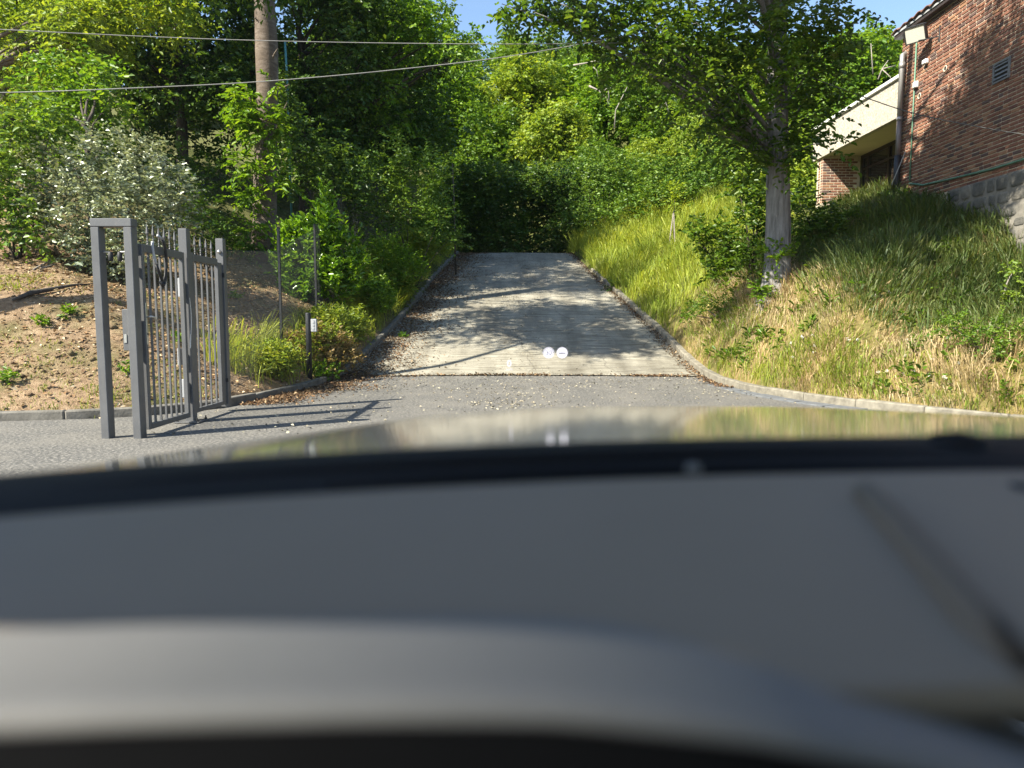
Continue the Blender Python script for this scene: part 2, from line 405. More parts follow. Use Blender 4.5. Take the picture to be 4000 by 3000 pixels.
# ------------------------------------------------------------------ brick house on the bank
BR = []
for i, (a, b) in enumerate([((.16,.072,.048),(.23,.105,.07)), ((.20,.092,.058),(.28,.135,.085)), ((.11,.052,.04),(.16,.078,.058)), ((.085,.056,.05),(.13,.08,.07)), ((.25,.135,.078),(.32,.175,.105)), ((.17,.08,.052),(.22,.105,.07))]):
    BR.append(simple('brick_%d' % i, a, b, 0.9, scale=14, bstr=0.4, bdist=0.004, spec=0.2))
simple('mortar', (.40,.34,.25), (.56,.48,.37), 0.95, scale=12, bstr=0.3)
simple('rubble_mortar', (.13,.12,.10), (.22,.20,.17), .95, scale=9, bstr=.5)
simple('stone', (.06,.057,.05), (.15,.14,.12), 0.95, scale=6, bstr=0.7, bdist=0.02)
simple('stone_pale', (.11,.10,.085), (.22,.20,.165), 0.95, scale=6, bstr=0.7, bdist=0.02)
simple('roof_tile', (.10,.05,.035), (.19,.10,.07), 0.9, scale=7, bstr=0.4)
simple('zinc', (.26,.25,.24), (.40,.38,.37), 0.45, 0.6, scale=5, bstr=0.05, stretch=(1,1,.25))
simple('black_plastic', (.012,.012,.014), (.02,.02,.022), 0.55, scale=5, bstr=0.05)
simple('white_plastic', (.62,.61,.58), (.72,.71,.68), 0.5, scale=5, bstr=0.03)
simple('green_conduit', (.07,.16,.10), (.14,.26,.18), 0.6, scale=9, bstr=0.05)
simple('pebbledash', (.27,.235,.18), (.62,.57,.48), 0.95, scale=26, bstr=0.8, bdist=0.02, detail=3)
simple('soffit_paint', (.50,.44,.33), (.58,.51,.39), 0.85, scale=2, bstr=0.05)
simple('dark_timber', (.022,.016,.014), (.045,.032,.028), 0.5, scale=9, bstr=0.1)
simple('grey_paint', (.30,.31,.32), (.40,.40,.41), 0.55, scale=6, bstr=0.05)
m, nt, out = nodemat('window_glass'); p = principled(nt, out, (0.02,0.022,0.022), 0.05, 0, None, 0.8)
m, nt, out = nodemat('lamp_glass'); principled(nt, out, (0.55,0.54,0.46), 0.15, 0, None, 0.6)

WX = 8.88; WY0, WY1 = 6.0, 16.75; WZ0, WZ1 = 3.83, 7.62
house = empty('brick_house', (WX+3, 12, 3.0), 'red brick house on top of the bank with floodlight and tiled eave', 'house')
mb = MB(); mb.box((WX+0.006, WY0, 1.0), (WX+6.5, WY1-0.006, WZ1)); mb.build('wall', M['mortar'], house)
BL, BH, BT, J = 0.206, 0.056, 0.075, 0.019
brick_mesh = []
for i in range(6):
    for L in (BL, 0.102):
        q = MB().box((-0.008, -L/2, -BH/2), (0.05, L/2, BH/2), 0, 0.005); me = q.mesh('brick'); me.materials.append(BR[i]); brick_mesh.append((me, q))
cells = []
row = 0; z = WZ0+BT/2
rb = random.Random(3)
while z+BH/2 < WZ1:
    y = WY1; head = row % 2 == 0
    first = True
    while y > WY0+0.3:
        L = 0.102 if (first and head) else (BL if rb.random() < 0.8 else 0.102); first = False
        cells.append((y-L/2, z, L)); y -= L+J
    z += BT; row += 1
def inview(y, z):
    u = WX/y*FPX+2000; return u < 4010 and (1245-(z-CAMZ)/y*FPX) > -10
vis = sorted([c for c in cells if inview(c[0], c[1])], key=lambda c: c[0]); single = set(vis[:300])
joined = MB()
for c in cells:
    y, z, L = c; i = rb.choices(range(6), (26,22,16,12,9,15))[0]; me, q = brick_mesh[i*2+(0 if L == BL else 1)]
    dx = rb.uniform(-.003, .002); dz = rb.uniform(-.002,.002)
    if c in single:
        o = bpy.data.objects.new('brick', me); COL.objects.link(o); o.parent = house; o.location = Vector((WX+dx, y, z+dz))-world_loc(house)
    else:
        joined.add([(v[0]+WX+dx, v[1]+y, v[2]+z+dz) for v in q.v], q.f, i)
o = joined.build('brickwork', BR, house); o['kind'] = 'stuff'
# end wall of the house (towards the annexe) has its own courses
ew = MB(); z = WZ0+BT/2; row = 0
while z+BH/2 < WZ1:
    x = WX+0.055+(0.11 if row % 2 else 0)
    while x < WX+1.2:
        i = rb.randrange(6); ew.add([(-(v[1])+x+BL/2, -v[0]+WY1, v[2]+z) for v in brick_mesh[i*2][1].v], [f[::-1] for f in brick_mesh[i*2][1].f], i); x += BL+J
    z += BT; row += 1
o = ew.build('end_brickwork', BR, house); o['kind'] = 'stuff'

# rubble plinth: each stone on its own
plinth = MB().box((WX-0.10, WY0, 1.0), (WX+0.3, 14.6, WZ0-0.01)).build('plinth', M['rubble_mortar'], house)
z = 1.9; rr = random.Random(5)
while z < WZ0-0.08:
    h = rr.uniform(0.18, 0.30); h = min(h, WZ0-z); y = 14.55
    if WZ0-z-h < 0.1: h = WZ0-z
    while y > 9.5:
        L = rr.uniform(0.20, 0.52); mb = MB(); n = 9; ring = []
        cy, cz = y-L/2, z+h/2
        for k in range(n):
            th = 2*math.pi*k/n+rr.uniform(-.15,.15); ex = 0.45
            ry = math.copysign(abs(math.cos(th))**ex, math.cos(th))*(L/2-0.012)*rr.uniform(.86,1); rz = math.copysign(abs(math.sin(th))**ex, math.sin(th))*(h/2-0.010)*rr.uniform(.86,1)
            ring.append((ry, rz))
        pr = rr.uniform(.006,.022)
        vs = [(WX-0.09, cy+a, cz+b) for a, b in ring]+[(WX-0.10-pr*0.7, cy+a*.93, cz+b*.93) for a, b in ring]+[(WX-0.10-pr, cy+a*.7, cz+b*.7) for a, b in ring]+[(WX-0.10-pr-rr.uniform(0,.012), cy, cz)]
        fs = [(i, (i+1) % n, n+(i+1) % n, n+i) for i in range(n)]+[(n+i, n+(i+1) % n, 2*n+(i+1) % n, 2*n+i) for i in range(n)]+[(2*n+i, 2*n+(i+1) % n, 3*n) for i in range(n)]
        mb.add(vs, [f[::-1] for f in fs])
        if rr.random() > 0.03: mb.build('stone', M['stone_pale'] if rr.random() < .4 else M['stone'], house, True)
        y -= L
    z += h
# eave: boards, then the tile ends
MB().box((WX-0.14, WY0, WZ1-0.02), (WX+0.02, WY1+0.12, WZ1+0.05)).build('eave_board', M['dark_timber'], house)
MB().box((WX-0.16, WY0, WZ1+0.053), (WX-0.10, WY1+0.14, WZ1+0.10)).build('eave_batten', M['grey_paint'], house)
MB().add([(WX-0.10, WY0, WZ1+0.06), (WX-0.10, WY1+0.1, WZ1+0.06), (WX+4, WY1+0.1, WZ1+1.5), (WX+4, WY0, WZ1+1.5), (WX+6.5, WY1+0.1, WZ1+0.4), (WX+6.5, WY0, WZ1+0.4)], [(0,3,2,1),(3,5,4,2)]).build('roof', M['roof_tile'], house)
tile = MB()
nn = 9; 
for k in range(nn):
    t = k/(nn-1); zz = 0.045*math.sin(math.pi*t)+0.01*math.sin(6*t)
    tile.v += [(0, (t-.5)*.32, zz), (.36, (t-.5)*.32, zz+.13), (0, (t-.5)*.32, zz-.028), (.36, (t-.5)*.32, zz+.10)]
for k in range(nn-1):
    a = 4*k; b = a+4; tile.f += [(a,a+1,b+1,b),(a+2,b+2,b+3,a+3),(a,b,b+2,a+2),(a+1,a+3,b+3,b+1)]; tile.mi += [0]*4
tme = tile.mesh('roof_tile', True); tme.materials.append(M['roof_tile'])
for c_ in range(3):
    for k in range(35):
        o = bpy.data.objects.new('roof_tile', tme); COL.objects.link(o); o.parent = house
        o.location = Vector((WX-0.19+0.31*c_+R.uniform(-.015,.015), WY1+0.0-k*0.30, WZ1+0.115+0.115*c_+R.uniform(-.01,.012)))-world_loc(house); o.rotation_euler = (R.uniform(-.04,.04), R.uniform(-.05,.02), R.uniform(-.03,.03))
# downpipe with swan neck and cast lower end
px = WX-0.10; py_ = WY1-0.20
dp = MB().tube([(px+0.12, py_+0.05, 7.12), (px+0.06, py_+0.03, 7.2), (px, py_, 7.15), (px, py_, 7.0), (px, py_, 5.75)], 0.058, 14).build('downpipe', M['zinc'], house, True)
MB().tube([(px, py_, 6.99), (px, py_, 6.86)], 0.066, 14).build('pipe_socket', M['zinc'], dp, True)
MB().tube([(px, py_, 5.80), (px, py_, 5.72)], 0.066, 14).build('pipe_socket', M['zinc'], dp, True)
simple('rusty_pipe', (.10,.075,.065), (.22,.19,.18), .6, .3, scale=4, stretch=(1,1,.3))
MB().tube([(px, py_, 5.75), (px, py_, 4.9)], 0.056, 14).build('lower_pipe', M['rusty_pipe'], dp, True)
MB().tube([(px, py_, 4.95), (px, py_, 4.0)], 0.068, 14).build('boot_pipe', M['black_plastic'], dp, True)
# green conduits
MB().tube([(WX-.03, WY1-.62, 7.3), (WX-.03, WY1-.62, 4.3)], 0.016, 8).build('conduit', M['green_conduit'], house, True)
MB().tube([(WX-.03, WY1-.62, 4.25), (WX-.03, 15.6, 4.12), (WX-.03, 14.6, 4.06), (WX-.035, 13.4, 4.0), (WX-.03, 12.0, 4.0), (WX-.03, 9, 4.03)], 0.022, 8).build('conduit', M['green_conduit'], house, True)
MB().tube([(px-.02, py_-.35, 4.95), (px-.08, py_+.02, 4.35), (px-.1, py_+.08, 4.1)], 0.012, 6).build('support_rod', M['grey_paint'], house)
# floodlight on a bracket
fl = empty('x', (0,0,0)); bpy.data.objects.remove(fl)
fc = Vector((WX-.34, 15.62, 7.25)); rot = Matrix.Rotation(math.radians(38), 3, 'Z') @ Matrix.Rotation(math.radians(-25), 3, 'Y')
def rotbox(lo, hi, bev=0.0):
    q = MB().box(lo, hi, 0, bev); q.v = [tuple(fc+rot @ Vector(v)) for v in q.v]; return q
lampo = rotbox((-.02,-.21,-.17), (.09,.21,.17), .015).build('floodlight', M['black_plastic'], house)
fr = MB()
for lo, hi in (((-.045,-.21,.15),(-.021,.21,.17)), ((-.045,-.21,-.17),(-.021,.21,-.15)), ((-.045,-.21,-.149),(-.021,-.19,.149)), ((-.045,.19,-.149),(-.021,.21,.149))):
    q = rotbox(lo, hi); fr.add(q.v, q.f)
fr.build('lamp_frame', M['black_plastic'], lampo)
rotbox((-.030,-.188,-.148), (-.022,.188,.148)).build('lamp_glass', M['lamp_glass'], lampo)
MB().tube([fc+Vector((.04,-.05,-.15)), (WX-.03, 15.30, 7.08)], .011, 6).tube([(WX-.02, 15.30, 6.98), (WX-.02, 15.30, 7.3)], .013, 6).build('bracket', M['black_plastic'], lampo)
# boxes, holes, vent
for (yy, zz, sy, sz) in ((15.72, 6.72, .07, .05), (16.05, 6.35, .06, .07)):
    b_ = MB().box((WX-.09, yy-sy, zz-sz), (WX-.008, yy+sy, zz+sz), 0, .015).build('junction_box', M['white_plastic'], house)
    MB().tube([(WX-.05, yy, zz-sz), (WX-.03, yy+.03, zz-sz-.09), (WX-.02, yy-.05, zz-sz-.16)], .006, 5).build('cable_tail', M['black_plastic'], b_)
for (yy, zz) in ((15.05, 6.35), (15.95, 6.08)):
    MB().lathe((WX-.01, yy, zz), [(.07, 0), (.055, -.012), (.04, .0), (.035, .04)], 14, axis='x').build('pipe_sleeve', M['mortar'], house, True)
    MB().lathe((WX-.012, yy, zz), [(.036, 0), (.001, -.002)], 12, axis='x').build('hole_dark', M['black_plastic'], house)  # black disc painted in for the dark inside each hole
vb = MB(); VY, VZ = 13.30, 5.72
for lo, hi in (((WX-.04,VY-.22,VZ+.15),(WX-.009,VY+.22,VZ+.18)), ((WX-.04,VY-.22,VZ-.18),(WX-.009,VY+.22,VZ-.15)), ((WX-.04,VY-.22,VZ-.149),(WX-.009,VY-.19,VZ+.149)), ((WX-.04,VY+.19,VZ-.149),(WX-.009,VY+.22,VZ+.149))): vb.box(lo, hi)
simple('vent_grey', (.13,.135,.14), (.19,.195,.2), .6, scale=6)
vent = vb.build('vent', M['vent_grey'], house)
MB().box((WX-.012, VY-.189, VZ-.149), (WX-.010, VY+.189, VZ+.149)).build('vent_void', M['black_plastic'], vent)  # flat black sheet stands for the dark behind the louvres
for k in range(4):
    zz = VZ-.105+k*.075; MB().add([(WX-.038,VY-.188,zz-.02),(WX-.038,VY+.188,zz-.02),(WX-.014,VY+.188,zz+.02),(WX-.014,VY-.188,zz+.02),(WX-.038,VY-.188,zz-.012),(WX-.038,VY+.188,zz-.012),(WX-.014,VY+.188,zz+.028),(WX-.014,VY-.188,zz+.028)], [(0,1,2,3),(4,7,6,5),(0,4,5,1),(3,2,6,7)]).build('louvre', M['vent_grey'], vent)

# ------------------------------------------------------------------ flat roofed annexe beyond the house
AX, AY0, AY1 = 8.9, WY1+0.02, 21.5
ann = empty('annexe', (AX+3, 19, 4.0), 'low annexe with pale pebble-dash canopy, brick pier and dark window', 'building')
MB().box((AX, AY0, 5.88), (AX+0.16, AY1, 6.74)).build('fascia', M['pebbledash'], ann)
MB().box((AX+0.161, AY1-0.16, 5.88), (AX+6, AY1, 6.74)).build('end_fascia', M['pebbledash'], ann)
MB().box((AX-0.06, AY0, 6.743), (AX+0.14, AY1+0.06, 6.83), 0, .01).box((AX+0.141, AY0, 6.743), (AX+6, AY1+0.06, 6.80)).build('roof_edging', M['white_plastic'], ann)
MB().box((AX+0.162, AY0, 5.93), (AX+6, AY1-0.162, 5.99)).build('soffit', M['soffit_paint'], ann)
MB().box((AX+1.30, AY0, 2.5), (AX+6, AY1+0.3, 5.925)).build('inner_wall', M['dark_timber'], ann)
pier = MB().box((AX+0.07, AY1-0.55, 2.5), (AX+1.15, AY1-0.17, 5.926)).build('pier', M['mortar'], ann)
z = 4.62; row = 0
while z < 5.88:
    x = AX+0.075+(0.112 if row % 2 else 0)
    if row % 2:
        me = brick_mesh[rb.randrange(6)*2+1][0]; o = bpy.data.objects.new('brick', me); COL.objects.link(o); o.parent = pier; o.rotation_euler = (0,0,math.pi/2); o.location = Vector((AX+.075+.05, AY1-.55, z))
    while x+BL < AX+1.16:
        me = brick_mesh[rb.randrange(6)*2][0]; o = bpy.data.objects.new('brick', me); COL.objects.link(o); o.parent = pier; o.rotation_euler = (0,0,math.pi/2); o.location = Vector((x+BL/2, AY1-.55, z)); x += BL+J
    for k in range(2):
        me = brick_mesh[rb.randrange(6)*2+1][0]; o = bpy.data.objects.new('brick', me); COL.objects.link(o); o.parent = pier; o.location = Vector((AX+.07, AY1-.49+k*.16, z))
    z += BT; row += 1
# window wall between house and pier, set back under the canopy
fx = AX+1.15
wf = MB(); wf.box((fx, AY0, 5.82), (fx+.08, AY1-.56, 5.924)).box((fx, AY0, 3.9), (fx+.08, AY1-.56, 4.0))
win = wf.build('window_frame', M['dark_timber'], ann)
ys_ = [AY0+.05, 18.0, 19.4, 20.5, AY1-.64]
for yy in ys_: MB().box((fx-.004, yy-.04, 4.0), (fx+.075, yy+.04, 5.82)).build('mullion', M['dark_timber'], win)
MB().box((fx+.0, AY0+.092, 5.48), (fx+.07, AY1-.69, 5.54)).build('transom', M['dark_timber'], win)
for a, b in zip(ys_[:-1], ys_[1:]): MB().box((fx+.035, a+.042, 4.0), (fx+.042, b-.042, 5.478)).build('pane', M['window_glass'], win); MB().box((fx+.035, a+.042, 5.541), (fx+.042, b-.042, 5.819)).build('pane', M['window_glass'], win)

# ------------------------------------------------------------------ gate beside the forecourt
m, nt, out = nodemat('gate_paint')
w = wpos(nt); a = noise(nt, w, 3.5, 5); b = noise(nt, w, 85, 3, .6); d = noise(nt, wpos(nt, (6,6,1.2)), 3, 4)
c = ramp(nt, a, [(.3, (.08,.081,.084)), (.7, (.112,.112,.115))]); c = mix(nt, ramp(nt, d, [(.55,(0,0,0)),(.75,(.35,.35,.35))]), c, (.14,.13,.115))
c = mix(nt, ramp(nt, b, [(.70,(0,0,0)),(.74,(.8,.8,.8))]), c, (.34,.33,.31)); principled(nt, out, c, .46, 0, bump(nt, b, .12, .004), .45)
simple('steel', (.45,.44,.42), (.6,.59,.56), 0.3, 0.9, scale=8, bstr=0.05)
simple('rubber', (.010,.010,.011), (.02,.02,.02), 0.6, scale=8, bstr=0.1)
simple('anthracite', (.007,.008,.009), (.015,.016,.018), 0.55, scale=6, bstr=0.08)
GXp = -3.9
def finial(mb, x, y, z):
    mb.lathe((x, y, z), [(.007, 0), (.012, .01), (.008, .02), (.011, .035), (.008, .05), (.011, .065), (.007, .08), (.007, .10), (.018, .125), (.013, .16), (.001, .235)], 6)
    return mb
# portal: two legs, a head, guide rollers, lock box
por = empty('gate_portal', (GXp-.18, 7.40, 0), 'tall grey steel portal frame with two guide rollers, nearest part of the gate', 'gate frame')
mb = MB()
mb.box((GXp-.40, 7.34, -.05), (GXp-.315, 7.46, 2.185), 0, .006).build('leg', M['gate_paint'], por)
MB().box((GXp-.065, 7.34, -.05), (GXp+.02, 7.46, 2.185), 0, .006).build('leg', M['gate_paint'], por)
MB().box((GXp-.402, 7.338, 2.187), (GXp+.022, 7.462, 2.27), 0, .006).build('head', M['gate_paint'], por)
for sx_ in (-1, 1):
    x0 = GXp-.313 if sx_ < 0 else GXp-.067
    rl = MB().tube([(x0, 7.40, 1.935), (x0+(.07 if sx_ < 0 else -.07), 7.40, 1.935)], .009, 8).build('roller_arm', M['steel'], por)
    MB().lathe((x0+(.075 if sx_ < 0 else -.075), 7.40, 1.84), [(.012,0),(.024,.01),(.026,.05),(.022,.09),(.012,.10)], 12).build('roller', M['rubber'], rl, True)
lb = MB().box((GXp-.135, 7.365, .92), (GXp-.067, 7.44, 1.35), 0, .006).build('lock_box', M['gate_paint'], por)
MB().box((GXp-.122, 7.357, 1.0), (GXp-.09, 7.364, 1.09), 0, .003).build('strike_plate', M['steel'], lb)
# pedestrian leaf
leaf = empty('gate_leaf', (GXp, 7.95, 0.1), 'open grey spear-topped gate leaf with handle and hanging cable loop', 'gate')
y0, y1 = 7.51, 8.475
MB().box((GXp-.02, y0, .07), (GXp+.03, y0+.05, 2.03), 0, .004).build('stile', M['gate_paint'], leaf)
MB().box((GXp-.02, y1-.05, .07), (GXp+.03, y1, 2.03), 0, .004).build('stile', M['gate_paint'], leaf)
MB().box((GXp-.022, y0+.051, 1.95), (GXp+.032, y1-.051, 2.032), 0, .004).build('top_rail', M['gate_paint'], leaf)
MB().box((GXp-.022, y0+.051, .07), (GXp+.032, y1-.051, .13), 0, .004).build('bottom_rail', M['gate_paint'], leaf)
bar_m = MB().box((-.010,-.010,.131), (.010,.010,1.949)).mesh('bar'); bar_m.materials.append(M['gate_paint'])
fin_m = finial(MB(), 0, 0, 2.033).mesh('finial', False); fin_m.materials.append(M['gate_paint'])
def bars(root, ys, dz=0):
    for yy in ys:
        b_ = bpy.data.objects.new('bar', bar_m); COL.objects.link(b_); b_.parent = root; b_.location = Vector((GXp+.005, yy, dz))-world_loc(root)
        f_ = bpy.data.objects.new('finial', fin_m); COL.objects.link(f_); f_.parent = b_
bars(leaf, [y0+.05+(y1-y0-.1)*(k+1)/7 for k in range(6)])
bars_extra = None
hp = MB().box((GXp+.031, y0+.01, .98), (GXp+.037, y0+.045, 1.42), 0, .002).build('handle_plate', M['steel'], leaf)
MB().tube([(GXp+.037, y0+.028, 1.27), (GXp+.085, y0+.03, 1.275), (GXp+.095, y0+.06, 1.27), (GXp+.092, y0+.12, 1.235), (GXp+.09, y0+.155, 1.195)], [.011,.010,.0105,.010,.008], 10).build('lever', M['steel'], hp, True)
MB().lathe((GXp+.037, y0+.028, 1.09), [(.012,0),(.012,.004),(.004,.006)], 10, axis='x').build('key_cylinder', M['black_plastic'], hp)
for zz in (1.62, .42): MB().box((GXp-.055, y1-.02, zz-.11), (GXp-.025, y1+.02, zz+.11), 0, .004).build('hinge', M['grey_paint'], leaf)
# posts
def gpost(y, x, z0, label, kid):
    r_ = empty('gate_post', (x, y, z0), label, 'gate post', 'posts of the grey gate')
    MB().box((x-.05, y-.05, z0-.02), (x+.05, y+.05, 2.31), 0, .005).build('shaft', M['gate_paint'], r_)
    MB().box((x-.045, y-.045, 2.311), (x+.045, y+.045, 2.318)).build('cap', M['gate_paint'], r_)
    return r_
pa = gpost(8.56, GXp, 0.03, 'middle grey gate post bolted to the asphalt by a square foot', 0)
ft = MB().box((GXp-.15, 8.41, .005), (GXp+.15, 8.71, .02), 0, .003).build('foot_plate', M['gate_paint'], pa)
for dx in (-.12, .12):
    for dy in (-.12, .12): MB().lathe((GXp+dx, 8.56+dy, .02), [(.018,0),(.018,.018),(.009,.019),(.009,.045)], 6).build('anchor_bolt', M['anthracite'], ft)
MB().box((GXp-.09, 8.45, .70), (GXp-.052, 8.505, .90), 0, .004).build('latch_keep', M['grey_paint'], pa)
simple('clear_tape', (.5,.5,.48), (.6,.6,.58), .25, scale=20)
MB().add([(GXp+.053-.001*k, 8.512+.028*math.sin(k*.55), 1.50-k*.075) for k in range(9)]+[(GXp+.055, 8.518+.028*math.sin(k*.55)+.006, 1.50-k*.075) for k in range(9)], [(k, k+1, k+10, k+9) for k in range(8)]).build('tape_strip', M['clear_tape'], pa)
pb = gpost(9.62, GXp, 0.08, 'far grey gate post with round bolt caps, standing at the kerb', 1)
for zz in (2.14, 1.52, .88): MB().lathe((GXp+.0, 9.568, zz), [(.001,-.03),(.02,-.024),(.026,-.006),(.026,.0)], 12, axis='y').build('bolt_cap', M['steel'], pb, True)
MB().box((GXp-.053, 9.555, 1.80), (GXp+.058, 9.569, 1.86)).build('clamp', M['anthracite'], pb)
MB().box((GXp-.053, 9.555, .40), (GXp+.058, 9.569, .45)).build('clamp', M['anthracite'], pb)
# fixed infill panel
pan = empty('fence_panel', (GXp, 9.1, .1), 'short grey spear-topped infill panel between the two gate posts', 'fence panel')
y0, y1 = 8.625, 9.56
MB().box((GXp-.02, y0, .10), (GXp+.03, y0+.10, 2.05), 0, .004).build('stile', M['gate_paint'], pan)
MB().box((GXp-.02, y1-.13, .10), (GXp+.03, y1, 1.99), 0, .004).build('stile', M['gate_paint'], pan)
MB().box((GXp-.021, y0+.101, 1.95), (GXp+.031, y1-.131, 2.032), 0, .004).build('top_rail', M['gate_paint'], pan)
MB().box((GXp-.021, y0+.101, .10), (GXp+.031, y1-.131, .15), 0, .004).build('bottom_rail', M['gate_paint'], pan)
bars(pan, [y0+.10+(y1-y0-.23)*(k+.6)/4.4 for k in range(4)])
# cable loop hung over the finials
pts = []
for k in range(25):
    t = 2*math.pi*k/24
    pts.append((GXp+.05+.015*math.sin(t*2), 7.86+.13*math.sin(t)+.05*math.cos(t)*(-1), 1.90+.25*math.cos(t)))
lp = empty('cable_loop', (GXp+.05, 7.86, 1.65), 'loop of black cable with pale ends hanging over the gate top', 'cable')
MB().tube(pts[2:18], .016, 8).build('cable', M['rubber'], lp, True)
MB().tube(pts[17:22], .015, 8).tube(pts[:3], .015, 8).build('pale_sheath', M['grey_paint'], lp, True)
MB().tube([(GXp+.055, 7.88, 1.63), (GXp+.06, 7.92, 1.72), (GXp+.06, 7.94, 1.80)], .010, 6).tube([(GXp+.05,7.84,1.66),(GXp+.06,7.87,1.61),(GXp+.055,7.91,1.65)], .022, 8).build('knot', M['rubber'], lp, True)

# ------------------------------------------------------------------ mesh fence along the drive
F = [(GXp-.02, 9.72), (-4.38, 13.5), (-4.55, 16.6), (-4.85, 20.2), (-5.1, 24.0), (-5.2, 28.0)]
fence = empty('mesh_fence', (-4.4, 15, .8), 'dark wire mesh fence on slim black posts climbing beside the drive', 'fence')
for i, (x, y) in enumerate(F[1:]):
    z = gz(x, y); ph = 2.45 if i == 0 else 2.12; MB().box((x-.024, y-.022, z-.4), (x+.024, y+.022, z+ph), 0, .004).build('post', M['anthracite'], fence)
    MB().box((x-.026, y-.024, z+ph+.001), (x+.026, y+.024, z+ph+.012)).build('post_cap', M['anthracite'], fence)
V = []; Fc = []
def wire(a, b, r):
    a = Vector(a); b = Vector(b); t = (b-a).normalized(); p = t.cross(Vector((.3,.2,1)) if abs(t.z) < .9 else Vector((1,0,0))).normalized(); q = t.cross(p); o = len(V)
    for e in (a, b):
        for k in range(3): th = 2.0944*k; V.append(tuple(e+(p*math.cos(th)+q*math.sin(th))*r))
    for k in range(3): Fc.append((o+k, o+(k+1) % 3, o+3+(k+1) % 3, o+3+k))
for (xa, ya), (xb, yb) in zip(F[:-1], F[1:]):
    V, Fc = [], []; L = math.hypot(xb-xa, yb-ya); za, zb = gz(xa-.1, ya)+.06, gz(xb, yb)+.06
    if ya < 10: za = .22
    n = int(L/.07)
    for k in range(1, n):
        t = k/n; x, y = xa+(xb-xa)*t, ya+(yb-ya)*t; z = za+(zb-za)*t; wire((x,y,z), (x,y,z+1.95), .0022)
    for k in range(11):
        h = k*1.95/10; wire((xa,ya,za+h), (xb,yb,zb+h), .003)
    me = bpy.data.meshes.new('wire_mesh'); me.from_pydata(V, [], Fc); o = link('wire_mesh', me, M['anthracite'], fence); o['kind'] = 'stuff'
# bollard
bx, by = P(1205, 1300, 13.3).x, 13.3; bz = gz(bx, by)
bol = empty('bollard', (bx, by, bz), 'short black round bollard with a grey socket box among the weeds', 'bollard')
MB().lathe((bx, by, bz-.3), [(.052,0),(.052,1.5),(.046,1.515),(.001,1.518)], 18).build('shaft', M['anthracite'], bol, True)
bb = MB().box((bx+.052, by-.03, bz+.86), (bx+.16, by+.04, bz+1.10), 0, .008).build('socket_box', M['grey_paint'], bol)
for k in range(3): MB().box((bx+.085, by-.036, bz+.90+k*.06), (bx+.125, by-.031, bz+.935+k*.06)).build('socket', M['grey_paint'], bb)

# ------------------------------------------------------------------ overhead cables
simple('cable_grey', (.20,.195,.18), (.30,.29,.27), .6, scale=3)
simple('cable_dark', (.04,.04,.038), (.07,.07,.065), .6, scale=3)
def cable(pix, r, mat, label):
    K = [P(*p) for p in pix]; pts = []
    for i in range(len(K)-1):
        a, b = K[max(i-1,0)], K[i]; c_, d_ = K[i+1], K[min(i+2, len(K)-1)]
        for t in np.linspace(0, 1, 10, endpoint=False):
            pts.append(0.5*((2*b)+(c_-a)*t+(2*a-5*b+4*c_-d_)*t*t+(-a+3*b-3*c_+d_)*t**3))
    pts.append(K[-1]); o = MB().tube(pts, r, 6).build('overhead_cable', mat, None, True); tag(o, label, 'cable', 'overhead cables'); return o
cable([(-900,60,9.5),(0,115,10.2),(1000,158,11.2),(2000,172,12.2),(2750,160,13.0),(3010,150,13.3)], .0058, M['cable_grey'], 'upper grey overhead cable running almost level from left to the right tree')
cable([(-900,375,8.6),(0,362,9.3),(500,345,9.8),(1000,320,10.4),(1500,277,11),(2000,218,11.7),(2500,130,12.6),(2985,45,13.25)], .0064, M['cable_grey'], 'lower grey overhead cable rising from left to the right tree')
cable([(3060,255,13.4),(3190,310,13.2),(3420,395,13.0),(3560,440,12.7),(3700,472,12.4),(4000,525,11.8),(4300,560,11.3)], .0085, M['cable_dark'], 'dark cable sagging from the right tree across the brick house')

# ------------------------------------------------------------------ foliage machinery
def unit(a): return a/np.maximum(np.linalg.norm(a, axis=-1, keepdims=True), 1e-9)
def leaf_arrays(pos, axis, nrm, L, wr=0.5, detail=2, fold=0.18, curl=0.12):
    """One small leaf-shaped piece per row: folded along the midrib."""
    n = len(pos); a = unit(axis); s = unit(np.cross(a, nrm)); nn = np.cross(s, a); L = np.broadcast_to(np.asarray(L, float), (n,))[:,None]
    w = L*wr*0.5
    if detail == 2:
        v = np.stack([pos, pos+a*L*.48+s*w+nn*L*fold, pos+a*L-nn*L*curl, pos+a*L*.48-s*w+nn*L*fold], 1)
        b = (np.arange(n)*4)[:,None]; f = np.concatenate([b+np.array([0,1,2]), b+np.array([0,2,3])], 1).reshape(-1,3); return v.reshape(-1,3), f, 3
    v = np.stack([pos, pos+a*L*.28+s*w*.9+nn*L*fold*.8, pos+a*L*.66+s*w*.85+nn*L*fold*.7, pos+a*L-nn*L*curl, pos+a*L*.66-s*w*.85+nn*L*fold*.7, pos+a*L*.28-s*w*.9+nn*L*fold*.8], 1)
    b = (np.arange(n)*6)[:,None]; f = np.concatenate([b+np.array([0,1,2,3]), b+np.array([0,3,4,5])], 1).reshape(-1,4); return v.reshape(-1,3), f, 4
